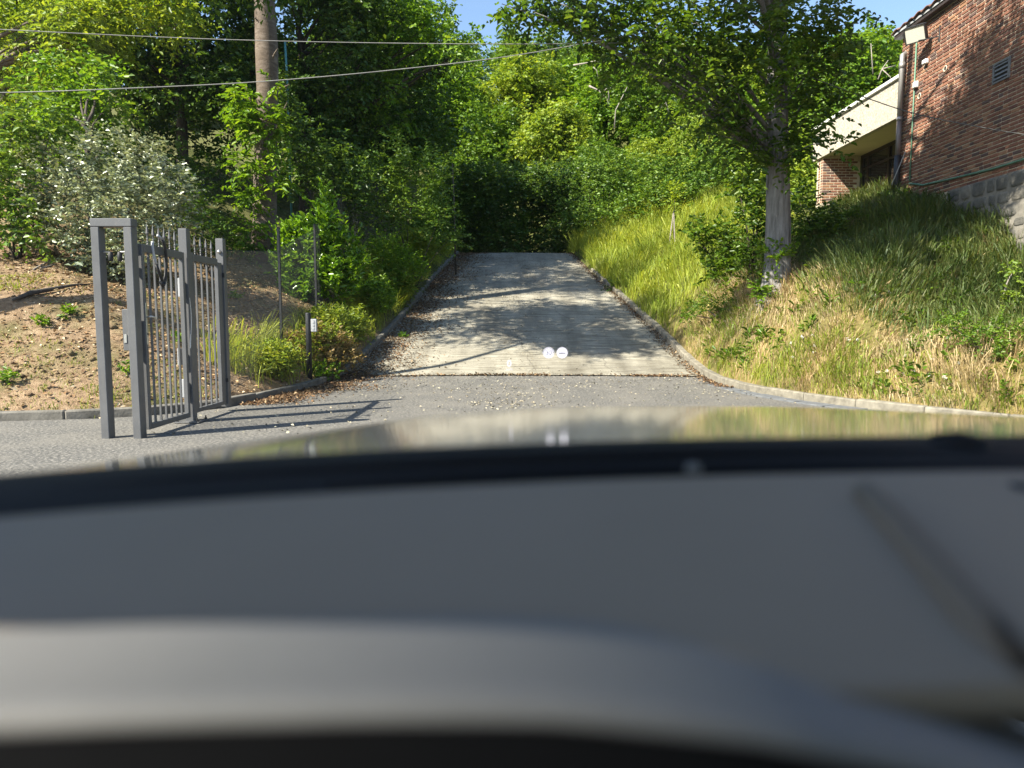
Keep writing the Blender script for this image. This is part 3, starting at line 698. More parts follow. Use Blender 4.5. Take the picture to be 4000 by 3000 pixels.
def twig_leaves(c, d, L, k, g, droop=0.25, spread=0.9, tilt=0.45, jit=0.25):
    """k leaves alternate along each twig (start c, direction d, length L)."""
    m = len(c); d = unit(d); L = np.broadcast_to(np.asarray(L, float), (m,))
    u = (np.arange(k)+0.6)/k
    pos = c[:,None,:]+d[:,None,:]*(L[:,None,None]*u[None,:,None]); pos[...,2] -= droop*L[:,None]*u[None,:]**2
    up = np.array([0,0,1.0]); s = unit(np.cross(d, up)+1e-4)
    sign = np.where(np.arange(k) % 2 == 0, 1, -1)[None,:,None]
    ax = 0.55*d[:,None,:]+spread*sign*s[:,None,:]+g.normal(0, jit, (m,k,3)); ax[...,2] -= droop*0.8
    nr = up[None,None,:]+g.normal(0, tilt, (m,k,3))
    return pos.reshape(-1,3), ax.reshape(-1,3), nr.reshape(-1,3)
def clump_leaves(clumps, g, per=60, k=9, tl=0.5, droop=0.25, outw=0.8, up=0.1, fill=2.2, tilt=0.45, spread=0.9):
    """clumps: (centre, (rx,ry,rz), density). Twigs start inside each clump and reach outwards."""
    P_, A_, N_ = [], [], []
    for c, r, dens in clumps:
        m = max(3, int(per*dens)); v = unit(g.normal(0,1,(m,3))); rad = g.random((m,1))**(1/fill)
        r = np.array(r, float); st = np.array(c)+v*rad*r; d = v*outw+g.normal(0,.55,(m,3)); d[:,2] += up
        p, a, n = twig_leaves(st, d, tl*g.uniform(.6,1.3,m), k, g, droop, spread, tilt); P_.append(p); A_.append(a); N_.append(n)
    return np.concatenate(P_), np.concatenate(A_), np.concatenate(N_)
def crown(name, arr, L, mat, parent=None, wr=.5, detail=2, var=.3, g=rng, loc=None):
    var = max(var, .42); p, a, n = arr; v, f, k = leaf_arrays(p, a, n, L*g.uniform(1-var, 1+var, len(p)), wr, detail)
    return link(name, npmesh(name, v, f, k), mat, parent, loc)
def limb_path(a, b, g, sag=0.12, n=6):
    a = np.array(a, float); b = np.array(b, float); L = np.linalg.norm(b-a); pts = []
    off = g.normal(0, .05*L, 3)
    for t in np.linspace(0, 1, n):
        q = a+(b-a)*t+off*math.sin(math.pi*t); q[2] += sag*L*math.sin(math.pi*t); pts.append(tuple(q))
    return pts
def trunk_mesh(name, path, rad, limbs, mat, parent, nseg=14, twigs=()):
    mb = MB(); mb.tube(path, rad, nseg)
    for pts, r0, r1 in limbs:
        mb.tube(pts, list(np.linspace(r0, r1, len(pts))), 7)
    return mb.build(name, mat, parent, True)

m, nt, out = nodemat('bark_grey')
w = wpos(nt, (9, 9, 1.1)); a = noise(nt, w, 1.6, 5, .65); b = noise(nt, wpos(nt), 1.4, 3)
c = ramp(nt, a, [(.32, (.075,.07,.066)), (.5, (.19,.18,.17)), (.7, (.30,.285,.27))]); c = mix(nt, ramp(nt, b, [(.45,(0,0,0)),(.7,(.5,.5,.5))]), c, (.14,.13,.115))
principled(nt, out, c, .9, 0, bump(nt, a, .7, .04), .2)
m, nt, out = nodemat('bark_cherry')
w = wpos(nt, (2.2, 2.2, 8)); a = noise(nt, w, 1.7, 6, .75, .8); b = noise(nt, wpos(nt), 2.2, 3)
c = ramp(nt, a, [(.30, (.06,.045,.036)), (.52, (.135,.105,.085)), (.72, (.24,.205,.175))]); c = mix(nt, ramp(nt, b, [(.4,(0,0,0)),(.65,(.6,.6,.6))]), c, (.10,.075,.055))
principled(nt, out, c, .85, 0, bump(nt, a, .6, .03), .25)
simple('bark_dark', (.035,.028,.022), (.085,.068,.055), .95, scale=5, bstr=.6, stretch=(3,3,.6))
simple('dead_wood', (.20,.17,.14), (.34,.30,.26), .9, scale=5, bstr=.4, stretch=(3,3,.6))
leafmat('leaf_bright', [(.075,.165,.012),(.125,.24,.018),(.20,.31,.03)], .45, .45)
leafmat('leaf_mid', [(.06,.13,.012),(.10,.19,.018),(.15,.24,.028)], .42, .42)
leafmat('leaf_dark', [(.036,.084,.016),(.062,.125,.021),(.10,.17,.027)], .38, .4)  # dark greens put the shade of hedge, thicket and left wood into colour
leafmat('leaf_yellow', [(.13,.215,.022),(.20,.29,.03),(.27,.34,.045)], .42, .5)
leafmat('leaf_hornbeam', [(.032,.078,.009),(.058,.122,.012),(.09,.165,.016),(.13,.195,.027)], .46, .38)
leafmat('leaf_silver', [(.16,.20,.12),(.26,.30,.20),(.40,.43,.33)], .22, .3, .8, (1.2,1.2,.7))  # pale leaf tone, lightened further so the colour carries glossy highlights
leafmat('leaf_laurel', [(.08,.18,.012),(.13,.26,.018),(.20,.34,.026)], .40, .26, .6)
leafmat('grass_lush_leaf', [(.13,.20,.02),(.20,.27,.03),(.28,.33,.06)], .42, .5)
leafmat('leaf_bramble', [(.06,.13,.016),(.105,.195,.025),(.18,.27,.045)], .32, .45)

# ------------------------------------------------------------------ the right-hand tree
h_ = hit(3030, 1150, 10); TR = np.array([h_[0], h_[1]]); tz = gz(*TR); print('TREE', h_)
rt = empty('hornbeam_tree', (TR[0], TR[1], tz), 'tall tree with smooth grey trunk rising from the right bank', 'tree')
g = np.random.default_rng(21)
path = [(TR[0]-.05, TR[1], tz-.5), (TR[0]-.03, TR[1], tz-.05), (TR[0]+.0, TR[1], tz+.2), (TR[0]+.015, TR[1], tz+.6), (TR[0]+.0, TR[1], tz+1.5), (TR[0]-.05, TR[1]+.0, tz+2.6), (TR[0]-.10, TR[1], tz+3.6), (TR[0]-.13, TR[1], tz+5), (TR[0]-.1, TR[1]-.1, tz+7), (TR[0]+.1, TR[1]-.2, tz+9.5), (TR[0]+.1, TR[1]-.3, tz+11)]
rad = [.36,.33,.285,.255,.235,.215,.20,.17,.12,.07,.03]
CL = []
def cl(px, py, Y, r, dens=1.0, flat=.75): p = P(px, py, Y); CL.append(((p.x, p.y, p.z), (r, r, r*flat), dens))
for px, py, Y, r, dn in [(1960,15,12.4,.35,.3),(2080,45,12.2,.4,.5),(2230,35,12.6,.55,1.0),(2150,0,12.5,.5,.8),(2300,-20,12.6,.6,.9),(2420,160,12.8,.5,.6),(2330,140,13.2,.45,.35),(2400,60,12.8,.6,.8),(2560,100,12.4,.65,.9),(2560,-60,13.2,.7,.9),(2480,240,12.9,.45,.4),
        (2700,60,12.8,.7,1.1),(2720,200,12.6,.6,.9),(2640,330,12.9,.5,.45),(2840,130,13.0,.65,1.0),(2860,290,12.8,.55,.9),(2760,420,13.1,.45,.35),(2890,430,13.4,.45,.5),(2850,540,13.4,.36,.35),(2920,560,13.6,.34,.35),(2760,520,13.2,.3,.18),
        (3000,60,12.8,.7,1.1),(3030,200,14.6,.55,.8),(3090,370,14.4,.45,.5),(3120,500,14.4,.4,.45),(3150,60,13.2,.6,.9),(3160,200,13.3,.5,.7),(3180,330,13.5,.42,.5),(3160,440,13.6,.4,.45),(3130,580,13.6,.32,.35),(3200,560,13.0,.28,.22),(3270,150,13.4,.38,.4),(3290,45,13.5,.36,.35),
        (2945,600,13.6,.24,.25),(3075,600,13.6,.24,.25)]: cl(px, py, Y, r, dn*.78)
# the part of the crown above the frame, leaning out over bank and drive
for k in range(80):
    th = g.uniform(0, 2*math.pi); rr_ = 3.7*math.sqrt(g.random()); hz = g.uniform(8.3, 11.6)
    x, y = TR[0]-2.2+rr_*.85*math.cos(th), TR[1]-3.6+rr_*.55*math.sin(th)
    q = (hz-6.0)/6; 
    if rr_ > 3.9*(1.08-q*.75): continue
    px_ = 2000+FPX*x/y; 
    if px_ > 3200 and y < 17 and (1245-(hz-CAMZ)/y*FPX) > -160: continue
    CL.append(((x, y, hz), (.75,.75,.55), 1.0))
limbs = []
for c_, r_, dn in CL:
    h = max(tz+2.4, c_[2]-.9-.25*math.hypot(c_[0]-TR[0], c_[1]-TR[1])); h = min(h, tz+9)
    t0 = (float(np.interp(h, [p[2] for p in path], [p[0] for p in path])), float(np.interp(h, [p[2] for p in path], [p[1] for p in path])), h)
    L_ = math.dist(t0, c_); limbs.append((limb_path(t0, c_, g, .06), .012+.009*L_, .006))
for th in (0.4, 1.5, 2.6, 3.7, 4.6, 5.6):       # root flare
    e = (TR[0]+.5*math.cos(th), TR[1]+.5*math.sin(th)); limbs.append(([(TR[0]+.16*math.cos(th), TR[1]+.16*math.sin(th), tz+.25), (TR[0]+.3*math.cos(th), TR[1]+.3*math.sin(th), (tz+.2+gz(*e))/2+.05), (e[0], e[1], gz(*e)-.08)], .08, .03))
trunk_mesh('trunk', path, rad, limbs, M['bark_grey'], rt, 18)
crown('crown', clump_leaves(CL, g, 66, 10, .55, .16, .75, .05, 2.4, .45, 1.0), .125, M['leaf_hornbeam'], rt, .46, 4, .3, g)
# young bright shoots on the trunk
sh = []
for px, py, Y in [(2945,245,12.85),(3085,210,12.8),(3060,280,12.8),(3000,1000,14.1),(3060,1005,14.1),(3010,420,12.9)]: p = P(px, py, Y); sh.append(((p.x,p.y,p.z), (.12,.1,.16), .22))
crown('young_shoots', clump_leaves(sh, g, 66, 9, .32, .0, .6, .5, 2, .4), .11, M['leaf_bright'], rt, .42, 4, .25, g)

# ------------------------------------------------------------------ trees left of the drive
def ctree(name, label, base, height, trunk_r, clumps, leafL, mat, bark, per=60, k=9, tl=.5, droop=.25, detail=2, wr=.5, lean=(0,0), seed=1, group=None, lean_pow=1.0, limb_lo=.25, fill=2.2, tilt=.85):
    g = np.random.default_rng(seed); bz_ = gz(*base); root = empty(name, (base[0], base[1], bz_), label, 'tree', group)
    n = 9; path = []; rad = []
    for i in range(n):
        t = i/(n-1); path.append((base[0]+lean[0]*t**lean_pow+g.normal(0,.012*height*t), base[1]+lean[1]*t**lean_pow+g.normal(0,.012*height*t), bz_-.3+height*t)); rad.append(trunk_r*(1.25-.25*min(1,t*8))*(1-.85*t) if i else trunk_r*1.5)
    limbs = []; zs = [p[2] for p in path]
    for c_, r_, dn in clumps:
        h = np.clip(c_[2]-.5*math.hypot(c_[0]-base[0], c_[1]-base[1])-.3, bz_+limb_lo*height, bz_+height*.92); t0 = (float(np.interp(h, zs, [p[0] for p in path])), float(np.interp(h, zs, [p[1] for p in path])), float(h))
        L_ = math.dist(t0, c_); limbs.append((limb_path(t0, c_, g, .05), min(trunk_r*.6, .012+.013*L_), .008))
    trunk_mesh('trunk', path, rad, limbs, bark, root)
    crown('crown', clump_leaves(clumps, g, per, k, tl, droop, .75, .05, fill, tilt), leafL, mat, root, wr, detail, .3, g)
    return root
def blob(c, r, n, g, cr, dens=1.0, shell=.55):
    out = []
    for _ in range(n):
        v = unit(g.normal(0,1,3)); q = shell+(1-shell)*g.random(); s = cr*g.uniform(.7,1.3)
        out.append((tuple(np.array(c)+v*q*np.array(r)), (s, s, s*.75), dens))
    return out
def px_clumps(lst): 
    o = []
    for px, py, Y, r, dn in lst: p = P(px, py, Y); o.append(((p.x,p.y,p.z), (r,r,r*.85), dn))
    return o
g = np.random.default_rng(5)
# cherry with the visible trunk
cb = (P(1035, 900, 19.0).x, 19.0)
cz_ = gz(*cb)
c1 = empty('cherry_tree', (cb[0], cb[1], cz_), 'cherry tree with ringed brown trunk and leafy sprouts, left of the drive', 'tree')
tp = [P(1030,1010,19), P(1034,900,19), P(1036,700,19), P(1040,500,19), P(1045,350,19), P(1042,200,19), P(1036,60,19), P(1025,-100,19), P(1010,-300,19), P(1000,-520,19)]
tp = [(p.x,p.y,p.z) for p in tp]; tp[0] = (tp[0][0], tp[0][1], cz_-.3)
cc = blob((cb[0]-1.2, cb[1]-.5, 14.2), (2.6,2.6,2.2), 20, g, .8)
lm = []
for c_, r_, dn in cc:
    t0 = (tp[-3][0], tp[-3][1], min(12.6, max(10.2, c_[2]-1.5))); lm.append((limb_path(t0, c_, g), .07, .012))
for a_, b_ in (((1075,520),(1122,400)), ((1010,470),(960,330)), ((1062,240),(1085,190)), ((1012,95),(995,70)), ((1050,350),(1130,330))):
    q0 = P(*a_, 18.9); q1 = P(*b_, 18.7); lm.append((limb_path(tuple(q0), tuple(q1), g, .1), .03, .012))
trunk_mesh('trunk', tp, [.42,.31,.29,.275,.27,.285,.26,.24,.2,.1], lm, M['bark_cherry'], c1, 18)
crown('crown', clump_leaves(cc, g, 55, 9, .6, .3), .13, M['leaf_mid'], c1, .5, 2, .3, g)
sp = px_clumps([(945,385,18.4,.32,.7),(970,440,18.4,.32,.7),(930,500,18.4,.3,.6),(970,480,18.4,.2,.3),(1085,470,18.5,.26,.4),(1110,520,18.6,.24,.3),(950,630,18.4,.3,.5),(985,690,18.4,.3,.5),(955,760,18.4,.26,.4),(1090,610,18.5,.26,.35),(1100,720,18.5,.24,.3),(985,790,18.3,.2,.3),(1000,890,18.3,.28,.4),(980,940,18.3,.24,.3),(1075,330,18.5,.14,.12),(1025,545,18.3,.18,.2)])
crown('sprouts', clump_leaves(sp, g, 46, 9, .42, .45, .7, .1, 2.2, .4), .135, M['leaf_bright'], c1, .46, 4, .25, g)
# large drooping tree at the left edge, its crown reaching over the frame and the drive
lst = [(40,30,12.6,.6,.8),(180,60,12.3,.6,1),(60,200,12.8,.6,1),(200,200,12.2,.55,1),(330,70,12.0,.6,1.1),(440,30,12.3,.55,.9),(330,200,12.0,.5,.8),(560,10,12.6,.5,.7),(690,10,12.8,.35,.5),(715,90,12.8,.22,.35),(120,330,12.8,.55,.9),(260,300,12.4,.5,.8),(380,130,12.2,.5,.8),(20,120,12.4,.5,.8)]
cl3 = px_clumps([(a, b, Y*1.5, r*1.45, d*1.5) for a, b, Y, r, d in lst])
shade = []
for k in range(58):
    th = g.uniform(0, 2*math.pi); q = math.sqrt(g.random()); shade.append(((-6.4+2.5*q*math.cos(th), 14.0+2.9*q*math.sin(th), 9.3+g.uniform(-1.0,2.6)*(1-.4*q)), (.7,.7,.5), .7))
ctree('drooping_tree', 'yellow-green tree drooping into the upper left corner', (-14.6, 18.3), 11, .24, cl3, .15, M['leaf_yellow'], M['bark_cherry'], 58, 10, .6, .55, 2, .42, (1.5,0), 31)
ctree('street_tree', 'tree beyond the left frame edge whose crown dapples the drive', (-10.2, 8.9), 9.8, .22, shade, .13, M['leaf_mid'], M['bark_cherry'], 58, 10, .6, .4, 2, .5, (4.0,4.4), 33, lean_pow=2.2, limb_lo=.86)
# column of light green foliage behind it
ctree('hazel_bush', 'tall light green leafy bush lit by the sun, behind the pale shrub', (P(360,900,15.0).x, 15.0), 3.0, .12, px_clumps([(a, b, Y*1.06, r*1.05, d) for a, b, Y, r, d in [(330,380,15,.55,1),(410,430,15,.5,1),(300,500,15,.55,1),(400,540,15,.4,.8),(250,440,15.2,.5,.8),(210,560,15.3,.5,.7),(420,330,15.2,.5,.8),(300,280,15.3,.6,.9),(200,330,15.4,.6,.9)]]), .12, M['leaf_bright'], M['bark_dark'], 60, 9, .5, .3, 2, .6, (0,0), 32)
# the dark mass behind: five broad trees
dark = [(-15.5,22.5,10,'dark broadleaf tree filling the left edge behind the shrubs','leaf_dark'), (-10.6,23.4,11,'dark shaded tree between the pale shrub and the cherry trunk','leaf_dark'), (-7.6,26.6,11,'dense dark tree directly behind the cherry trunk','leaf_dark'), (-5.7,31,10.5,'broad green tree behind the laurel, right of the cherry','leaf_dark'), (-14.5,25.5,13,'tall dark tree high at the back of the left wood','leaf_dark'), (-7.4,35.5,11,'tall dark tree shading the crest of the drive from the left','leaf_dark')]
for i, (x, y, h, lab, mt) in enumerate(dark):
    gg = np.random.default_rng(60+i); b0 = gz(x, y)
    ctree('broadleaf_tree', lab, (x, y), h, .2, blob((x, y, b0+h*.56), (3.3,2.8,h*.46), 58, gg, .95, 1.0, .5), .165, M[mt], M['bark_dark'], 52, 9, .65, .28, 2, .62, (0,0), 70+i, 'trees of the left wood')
# overhanging boughs right of the trunk
lst = [(1220,60,21,.7,.8),(1330,140,21,.7,.9),(1300,250,21,.6,.7),(1420,60,21,.7,1),(1480,190,21,.65,1),(1500,330,21,.55,.9),(1400,400,21,.5,.6),(1560,90,20.5,.7,1),(1640,180,20.5,.55,.7),(1690,70,20.2,.45,.5),(1740,150,20,.4,.4),(1800,230,20,.35,.3),(1560,480,21.5,.5,.5),(1340,380,21.5,.55,.8),(1260,440,21.5,.6,.8),(1420,480,22,.55,.7),(1640,30,20.5,.6,.8),(1860,170,20,.3,.25)]
cl4 = px_clumps([(a, b, Y*1.28, r*1.25, d*1.1) for a, b, Y, r, d in lst])
for k in range(0): th = g.uniform(0,2*math.pi); q = math.sqrt(g.random()); cl4.append(((-4.8+2.8*q*math.cos(th), 21.5+2.6*q*math.sin(th), 11.4+g.uniform(-.8,2.4)), (.8,.8,.6), .9))
ctree('lime_tree', 'light green tree whose leafy boughs hang over the middle of the drive', (-7.2, 28.3), 11, .2, cl4, .155, M['leaf_bright'], M['bark_dark'], 56, 9, .55, .35, 2, .6, (1.2,-.4), 91)

# ------------------------------------------------------------------ wooded hillside
def variant(i, mat, detail=2):
    gg = np.random.default_rng(200+i); h = 9.0
    cls = blob((0,0,h*.52), (3.0,3.0,h*.44), 46, gg, 1.0, 1.0, .45)
    p, a, n = clump_leaves(cls, gg, 40, 8, .8, .3, .75, .05, 2.3, 1.0); v, f, k = leaf_arrays(p, a, n, .27*gg.uniform(.7,1.3,len(p)), .65, 2)
    tm = MB(); tm.tube([(0,0,-.8),(.05,.05,h*.3),(0,.1,h*.75)], [.2,.15,.05], 8)
    for c_, r_, d_ in cls[:16]: tm.tube(limb_path((0,.05,h*.3+.4*max(0,c_[2]-h*.4)), c_, gg), list(np.linspace(.06,.015,6)), 5)
    tme_ = tm.mesh('trunk', True); tme_.materials.append(M['bark_dark'])
    return v, f, tme_
VAR = []
for i, mt in enumerate(['leaf_mid','leaf_bright','leaf_yellow','leaf_mid','leaf_bright']):
    v, f, tme_ = variant(i, mt); me = npmesh('crown', v, f, 3); me.materials.append(M[mt]); VAR.append((me, tme_, v, f))
def hill_tree(i, x, y, s, label, rz, group):
    me, tm_, _, _ = VAR[i]; root = empty('hillside_tree', (x, y, gz(x, y)), label, 'tree', group); root.scale = (s*R.uniform(.9,1.15), s*R.uniform(.9,1.15), s); root.rotation_euler = (0,0,rz)
    for nm, mm in (('trunk', tm_), ('crown', me)):
        o = bpy.data.objects.new(nm, mm); COL.objects.link(o); o.parent = root
H = [(-9,40,1.0,0,'tree at the foot of the hill, left of where the drive vanishes'), (-3.5,47,.72,0,'round dark tree right behind the crest of the drive'), (3,50,.85,2,'yellow-green tree straight above the crest of the drive'), (9,48,.62,2,'yellowish drooping tree left of the grey trunk, above the brambles'), (14.5,50,.85,1,'bright green tree showing between the grey trunk and annexe roof'), (20,47,1.0,3,'green tree standing over the annexe roof'),
     (-6,58,1.05,1,'tall light tree on the slope, left of the blue sky gap'), (1,60,1.0,2,'sunlit yellow-green tree under the left sky gap'), (7.5,58,1.0,4,'leafy tree in the middle of the slope with dead branches before it'), (13,61,1.1,0,'mid green tree halfway up the slope behind the grey trunk'), (19.5,59,1.0,2,'pale tree halfway up the slope above the annexe'), (27,57,1.15,1,'bright tree on the slope beside the brick house'), (33,62,1.1,3,'green tree on the slope behind the brick house eave'),
     (-1.5,52.5,.9,3,'shadowy tree left of the crest hedge, lower slope'), (5.5,45,.6,0,'low round tree right above the bramble mound'), (-11,49,1.1,1,'light tree left of the drive far behind the ivy shrub'), (17,43,.7,4,'leafy low tree behind the grey trunk, over the brambles'), (11,54,.9,3,'dense green tree behind the yellowish drooping one')]
for x, y, s, vi, lab in H: hill_tree(vi, x, y, s, lab, R.uniform(0,6.28), 'trees on the lower slope')
# higher up the single crowns run together into one wood
VV, FF, MI, off = [], [], [], 0
for vi in range(5):
    _, _, v, f = VAR[vi]; gg = np.random.default_rng(300+vi)
    keep = np.repeat(gg.random(len(f)//2) < .55, 2); ff = f[keep]; used = np.unique(ff); re = np.zeros(len(v), int); re[used] = np.arange(len(used)); v = v[used]; ff = re[ff]
    for r_ in range(17):
        x = gg.uniform(-42, 62); y = gg.uniform(66, 112); s = gg.uniform(.75,1.1); th = gg.uniform(0,6.28); c_, s_ = math.cos(th), math.sin(th)
        q = np.stack([v[:,0]*c_-v[:,1]*s_, v[:,0]*s_+v[:,1]*c_, v[:,2]], 1)*s+np.array([x, y, gz(x,y)-.3]); VV.append(q); FF.append(ff+off); MI.append(np.full(len(ff), vi)); off += len(q)
me = npmesh('hillside_wood', np.concatenate(VV), np.concatenate(FF), 3)
mats_ = ['leaf_mid','leaf_bright','leaf_yellow','leaf_dark','leaf_bramble']
for k in mats_: me.materials.append(M[k])
me.polygons.foreach_set('material_index', np.concatenate(MI).astype(np.int32))
o = link('hillside_wood', me); tag(o, 'distant mixed wood covering the top of the hill', 'wood', None, 'stuff')

# ------------------------------------------------------------------ shrubs and undergrowth
def shrub(name, label, base, clumps, L, mat, per=55, k=9, tl=.35, droop=.1, up=.35, detail=2, wr=.5, seed=1, stems=6, cat='shrub', group=None, bark='bark_dark', tilt=1.0, spread=.9):
    if len(base) == 3:
        h_ = hit(base[0], base[1]); k_ = float(np.clip(h_[1]/base[2], .8, 1.45)); q_ = P(base[0], base[1], base[2]*k_); base = (q_.x, q_.y)
        new = []
        for c_, r_, d_ in clumps:
            c_ = Vector(c_); c_ = Vector((0,0,CAMZ))+(c_-Vector((0,0,CAMZ)))*k_; new.append((tuple(c_), tuple(v*k_ for v in r_), d_))
        clumps = new; L *= 1+(k_-1)*.5; tl *= k_
    g = np.random.default_rng(seed); bz_ = gz(*base); root = empty(name, (base[0], base[1], bz_), label, cat, group)
    mb = MB()
    for c_, r_, d_ in (clumps if stems >= len(clumps) else [clumps[i] for i in g.choice(len(clumps), stems, replace=False)]):
        b = (base[0]+g.normal(0,.08), base[1]+g.normal(0,.08)); mb.tube(limb_path((b[0], b[1], bz_-.05), c_, g, .05), list(np.linspace(.022, .006, 6)), 5)
    mb.build('stems', M[bark], root, True)
    crown('foliage', clump_leaves(clumps, g, per, k, tl, droop, .75, up, 2.2, tilt, spread), L, mat, root, wr, detail, .3, g)
    return root
def xy(px, py, Y): p = P(px, py, Y); return (p.x, p.y)
def at(px, py, Y): return (px, py, Y)
# pale silvery shrub behind the gate
shrub('silver_shrub', 'silvery pale-leaved shrub with glossy leaves behind the gate', at(430,1075,13.2),
      px_clumps([(180,700,13.0,.5,1),(300,640,13.0,.5,1),(430,620,13.0,.5,1),(560,650,13.1,.5,1),(660,720,13.2,.42,.9),(160,830,13.0,.5,1),(290,780,12.8,.5,1),(430,760,12.7,.5,1.1),(560,790,12.8,.5,1),(670,850,13.1,.4,.8),(280,900,12.8,.45,1),(400,900,12.7,.45,1),(520,930,12.8,.45,1),(620,960,13,.4,.8),(380,1010,12.8,.38,.8),(480,1030,12.9,.35,.7),(130,930,13.1,.4,.5)]), .085, M['leaf_silver'], 85, 9, .38, .1, .25, 2, .55, 41, 9)
shrub('elder_shrub', 'rough green shrub at the left edge below the drooping tree', at(70,1010,13.6), px_clumps([(40,560,13.6,.55,1),(120,480,13.8,.5,.9),(60,700,13.5,.5,1),(30,840,13.3,.5,.9),(110,900,13.2,.35,.5),(-60,640,13.5,.6,1),(-60,850,13.3,.5,1),(200,520,13.8,.45,.8)]), .11, M['leaf_bramble'], 60, 9, .45, .2, .3, 2, .55, 42, 6)
# laurel by the fence: upright glossy leaves
shrub('laurel_bush', 'bright glossy green laurel bush growing through the mesh fence', at(1240,1180,17.0),
      px_clumps([(1130,960,17,.25,.9),(1200,920,17,.27,1),(1275,880,17,.2,.7),(1110,1050,17,.26,.9),(1200,1010,16.9,.32,1.1),(1285,970,17,.28,1),(1130,1130,17,.26,.9),(1220,1110,16.9,.32,1.1),(1310,1070,17,.3,1),(1370,1040,17.2,.24,.8),(1385,1110,17.2,.24,.8),(1310,1140,16.9,.28,.9),(1180,1180,16.9,.24,.7),(1272,800,17,.10,.3),(1370,960,17.3,.12,.3)]), .145, M['leaf_laurel'], 46, 9, .36, -.25, 1.0, 4, .40, 43, 10, tilt=.9, spread=.7)
# verge between laurel and drive
shrub('verge_weed', 'soft green clump of weeds on the left verge beside the laurel', at(1480,1150,17.6), px_clumps([(1330,1180,16.6,.26,.8),(1400,1200,16.4,.26,.8),(1300,1260,15.6,.22,.7),(1430,1010,17.6,.35,1),(1500,970,17.8,.35,1),(1560,1020,17.8,.34,1),(1470,1080,17.5,.36,1),(1560,1100,17.6,.34,1),(1530,1150,17.4,.3,.8),(1620,1060,18,.28,.7),(1440,1150,17.3,.3,.7)]), .065, M['leaf_bright'], 110, 9, .3, .05, .6, 2, .5, 44, 8, 'weed', tilt=.7)
vb = [(12.3,.42,.30,'tan weed neighbour: low bright weed cushion nearest the gate on the left verge'), (14.6,.55,.42,'bright weed cushion just behind the bollard on the left verge'), (16.0,.50,.5,'yellow-green weed bush in front of the laurel, at the kerb'), (18.9,.55,.55,'leafy weed bush right of the laurel, at the kerb'), (20.8,.6,.6,'weed bush halfway up the left kerb'), (23.4,.7,.7,'broad weed bush on the upper left kerb'), (26.4,.8,.8,'last weed bush on the left kerb before the crest'), (29.5,.9,.8,'dark weed bush where the left kerb meets the crest')]
for i, (Y, dx, h, lab) in enumerate(vb):
    x = float(XL(Y))-dx; z = gz(x, Y); gg = np.random.default_rng(500+i)
    shrub('verge_bush', lab.replace('tan weed neighbour: ', ''), (x, Y), [((x+gg.uniform(-.35,.3), Y+gg.uniform(-.7,.7), z+h*gg.uniform(.35,.95)), (.3*h/.5,.34*h/.5,.24*h/.5), .8) for _ in range(8)], .055+.002*Y, M['leaf_bright' if i in (3, 5) else 'grass_lush_leaf'] if i < 7 else M['leaf_mid'], 85, 9, .28, .02, .7, 2, .42, 520+i, 5, 'weed', 'weed bushes along the left kerb')
shrub('ivy_shrub', 'lit shrub leaning over the left edge of the upper drive', xy(1620,960,23), px_clumps([(1530,600,23,.6,.7),(1600,650,23,.55,.8),(1680,640,23,.5,.7),(1700,740,23,.55,.9),(1620,760,23,.6,.9),(1720,840,23,.5,.9),(1640,870,23,.6,1),(1560,850,23,.6,.9),(1560,730,23.4,.6,.9),(1480,700,23.5,.6,.8),(1500,820,23.4,.6,.8),(1760,930,23.5,.4,.8),(1420,640,23.5,.5,.5)]), .11, M['leaf_bramble'], 60, 9, .5, .15, .35, 2, .55, 45, 8)
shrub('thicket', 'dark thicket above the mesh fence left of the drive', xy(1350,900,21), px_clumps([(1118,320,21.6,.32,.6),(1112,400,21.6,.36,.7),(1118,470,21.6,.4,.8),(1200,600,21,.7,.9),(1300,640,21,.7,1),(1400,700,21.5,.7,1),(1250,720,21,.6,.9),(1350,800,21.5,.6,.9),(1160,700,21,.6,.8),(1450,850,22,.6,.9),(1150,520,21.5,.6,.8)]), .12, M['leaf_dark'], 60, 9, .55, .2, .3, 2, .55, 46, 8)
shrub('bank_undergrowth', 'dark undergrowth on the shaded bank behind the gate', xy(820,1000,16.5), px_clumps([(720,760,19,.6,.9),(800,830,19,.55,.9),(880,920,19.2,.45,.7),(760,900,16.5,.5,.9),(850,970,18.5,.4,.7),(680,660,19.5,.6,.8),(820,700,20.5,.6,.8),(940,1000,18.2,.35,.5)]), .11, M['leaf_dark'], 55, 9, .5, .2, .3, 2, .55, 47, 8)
# hedge closing the view where the drive goes over the crest
lst = [(px, py, 39+R.uniform(-1.5,1.5), .85, 1) for px in range(1780, 2330, 75) for py in (940, 860, 780, 700)]
shrub('crest_hedge', 'dark dense hedge closing the view behind the crest of the drive', (0.5, 39.5), px_clumps(lst), .17, M['leaf_dark'], 110, 9, .6, .15, .3, 2, .6, 48, 10, 'hedge')
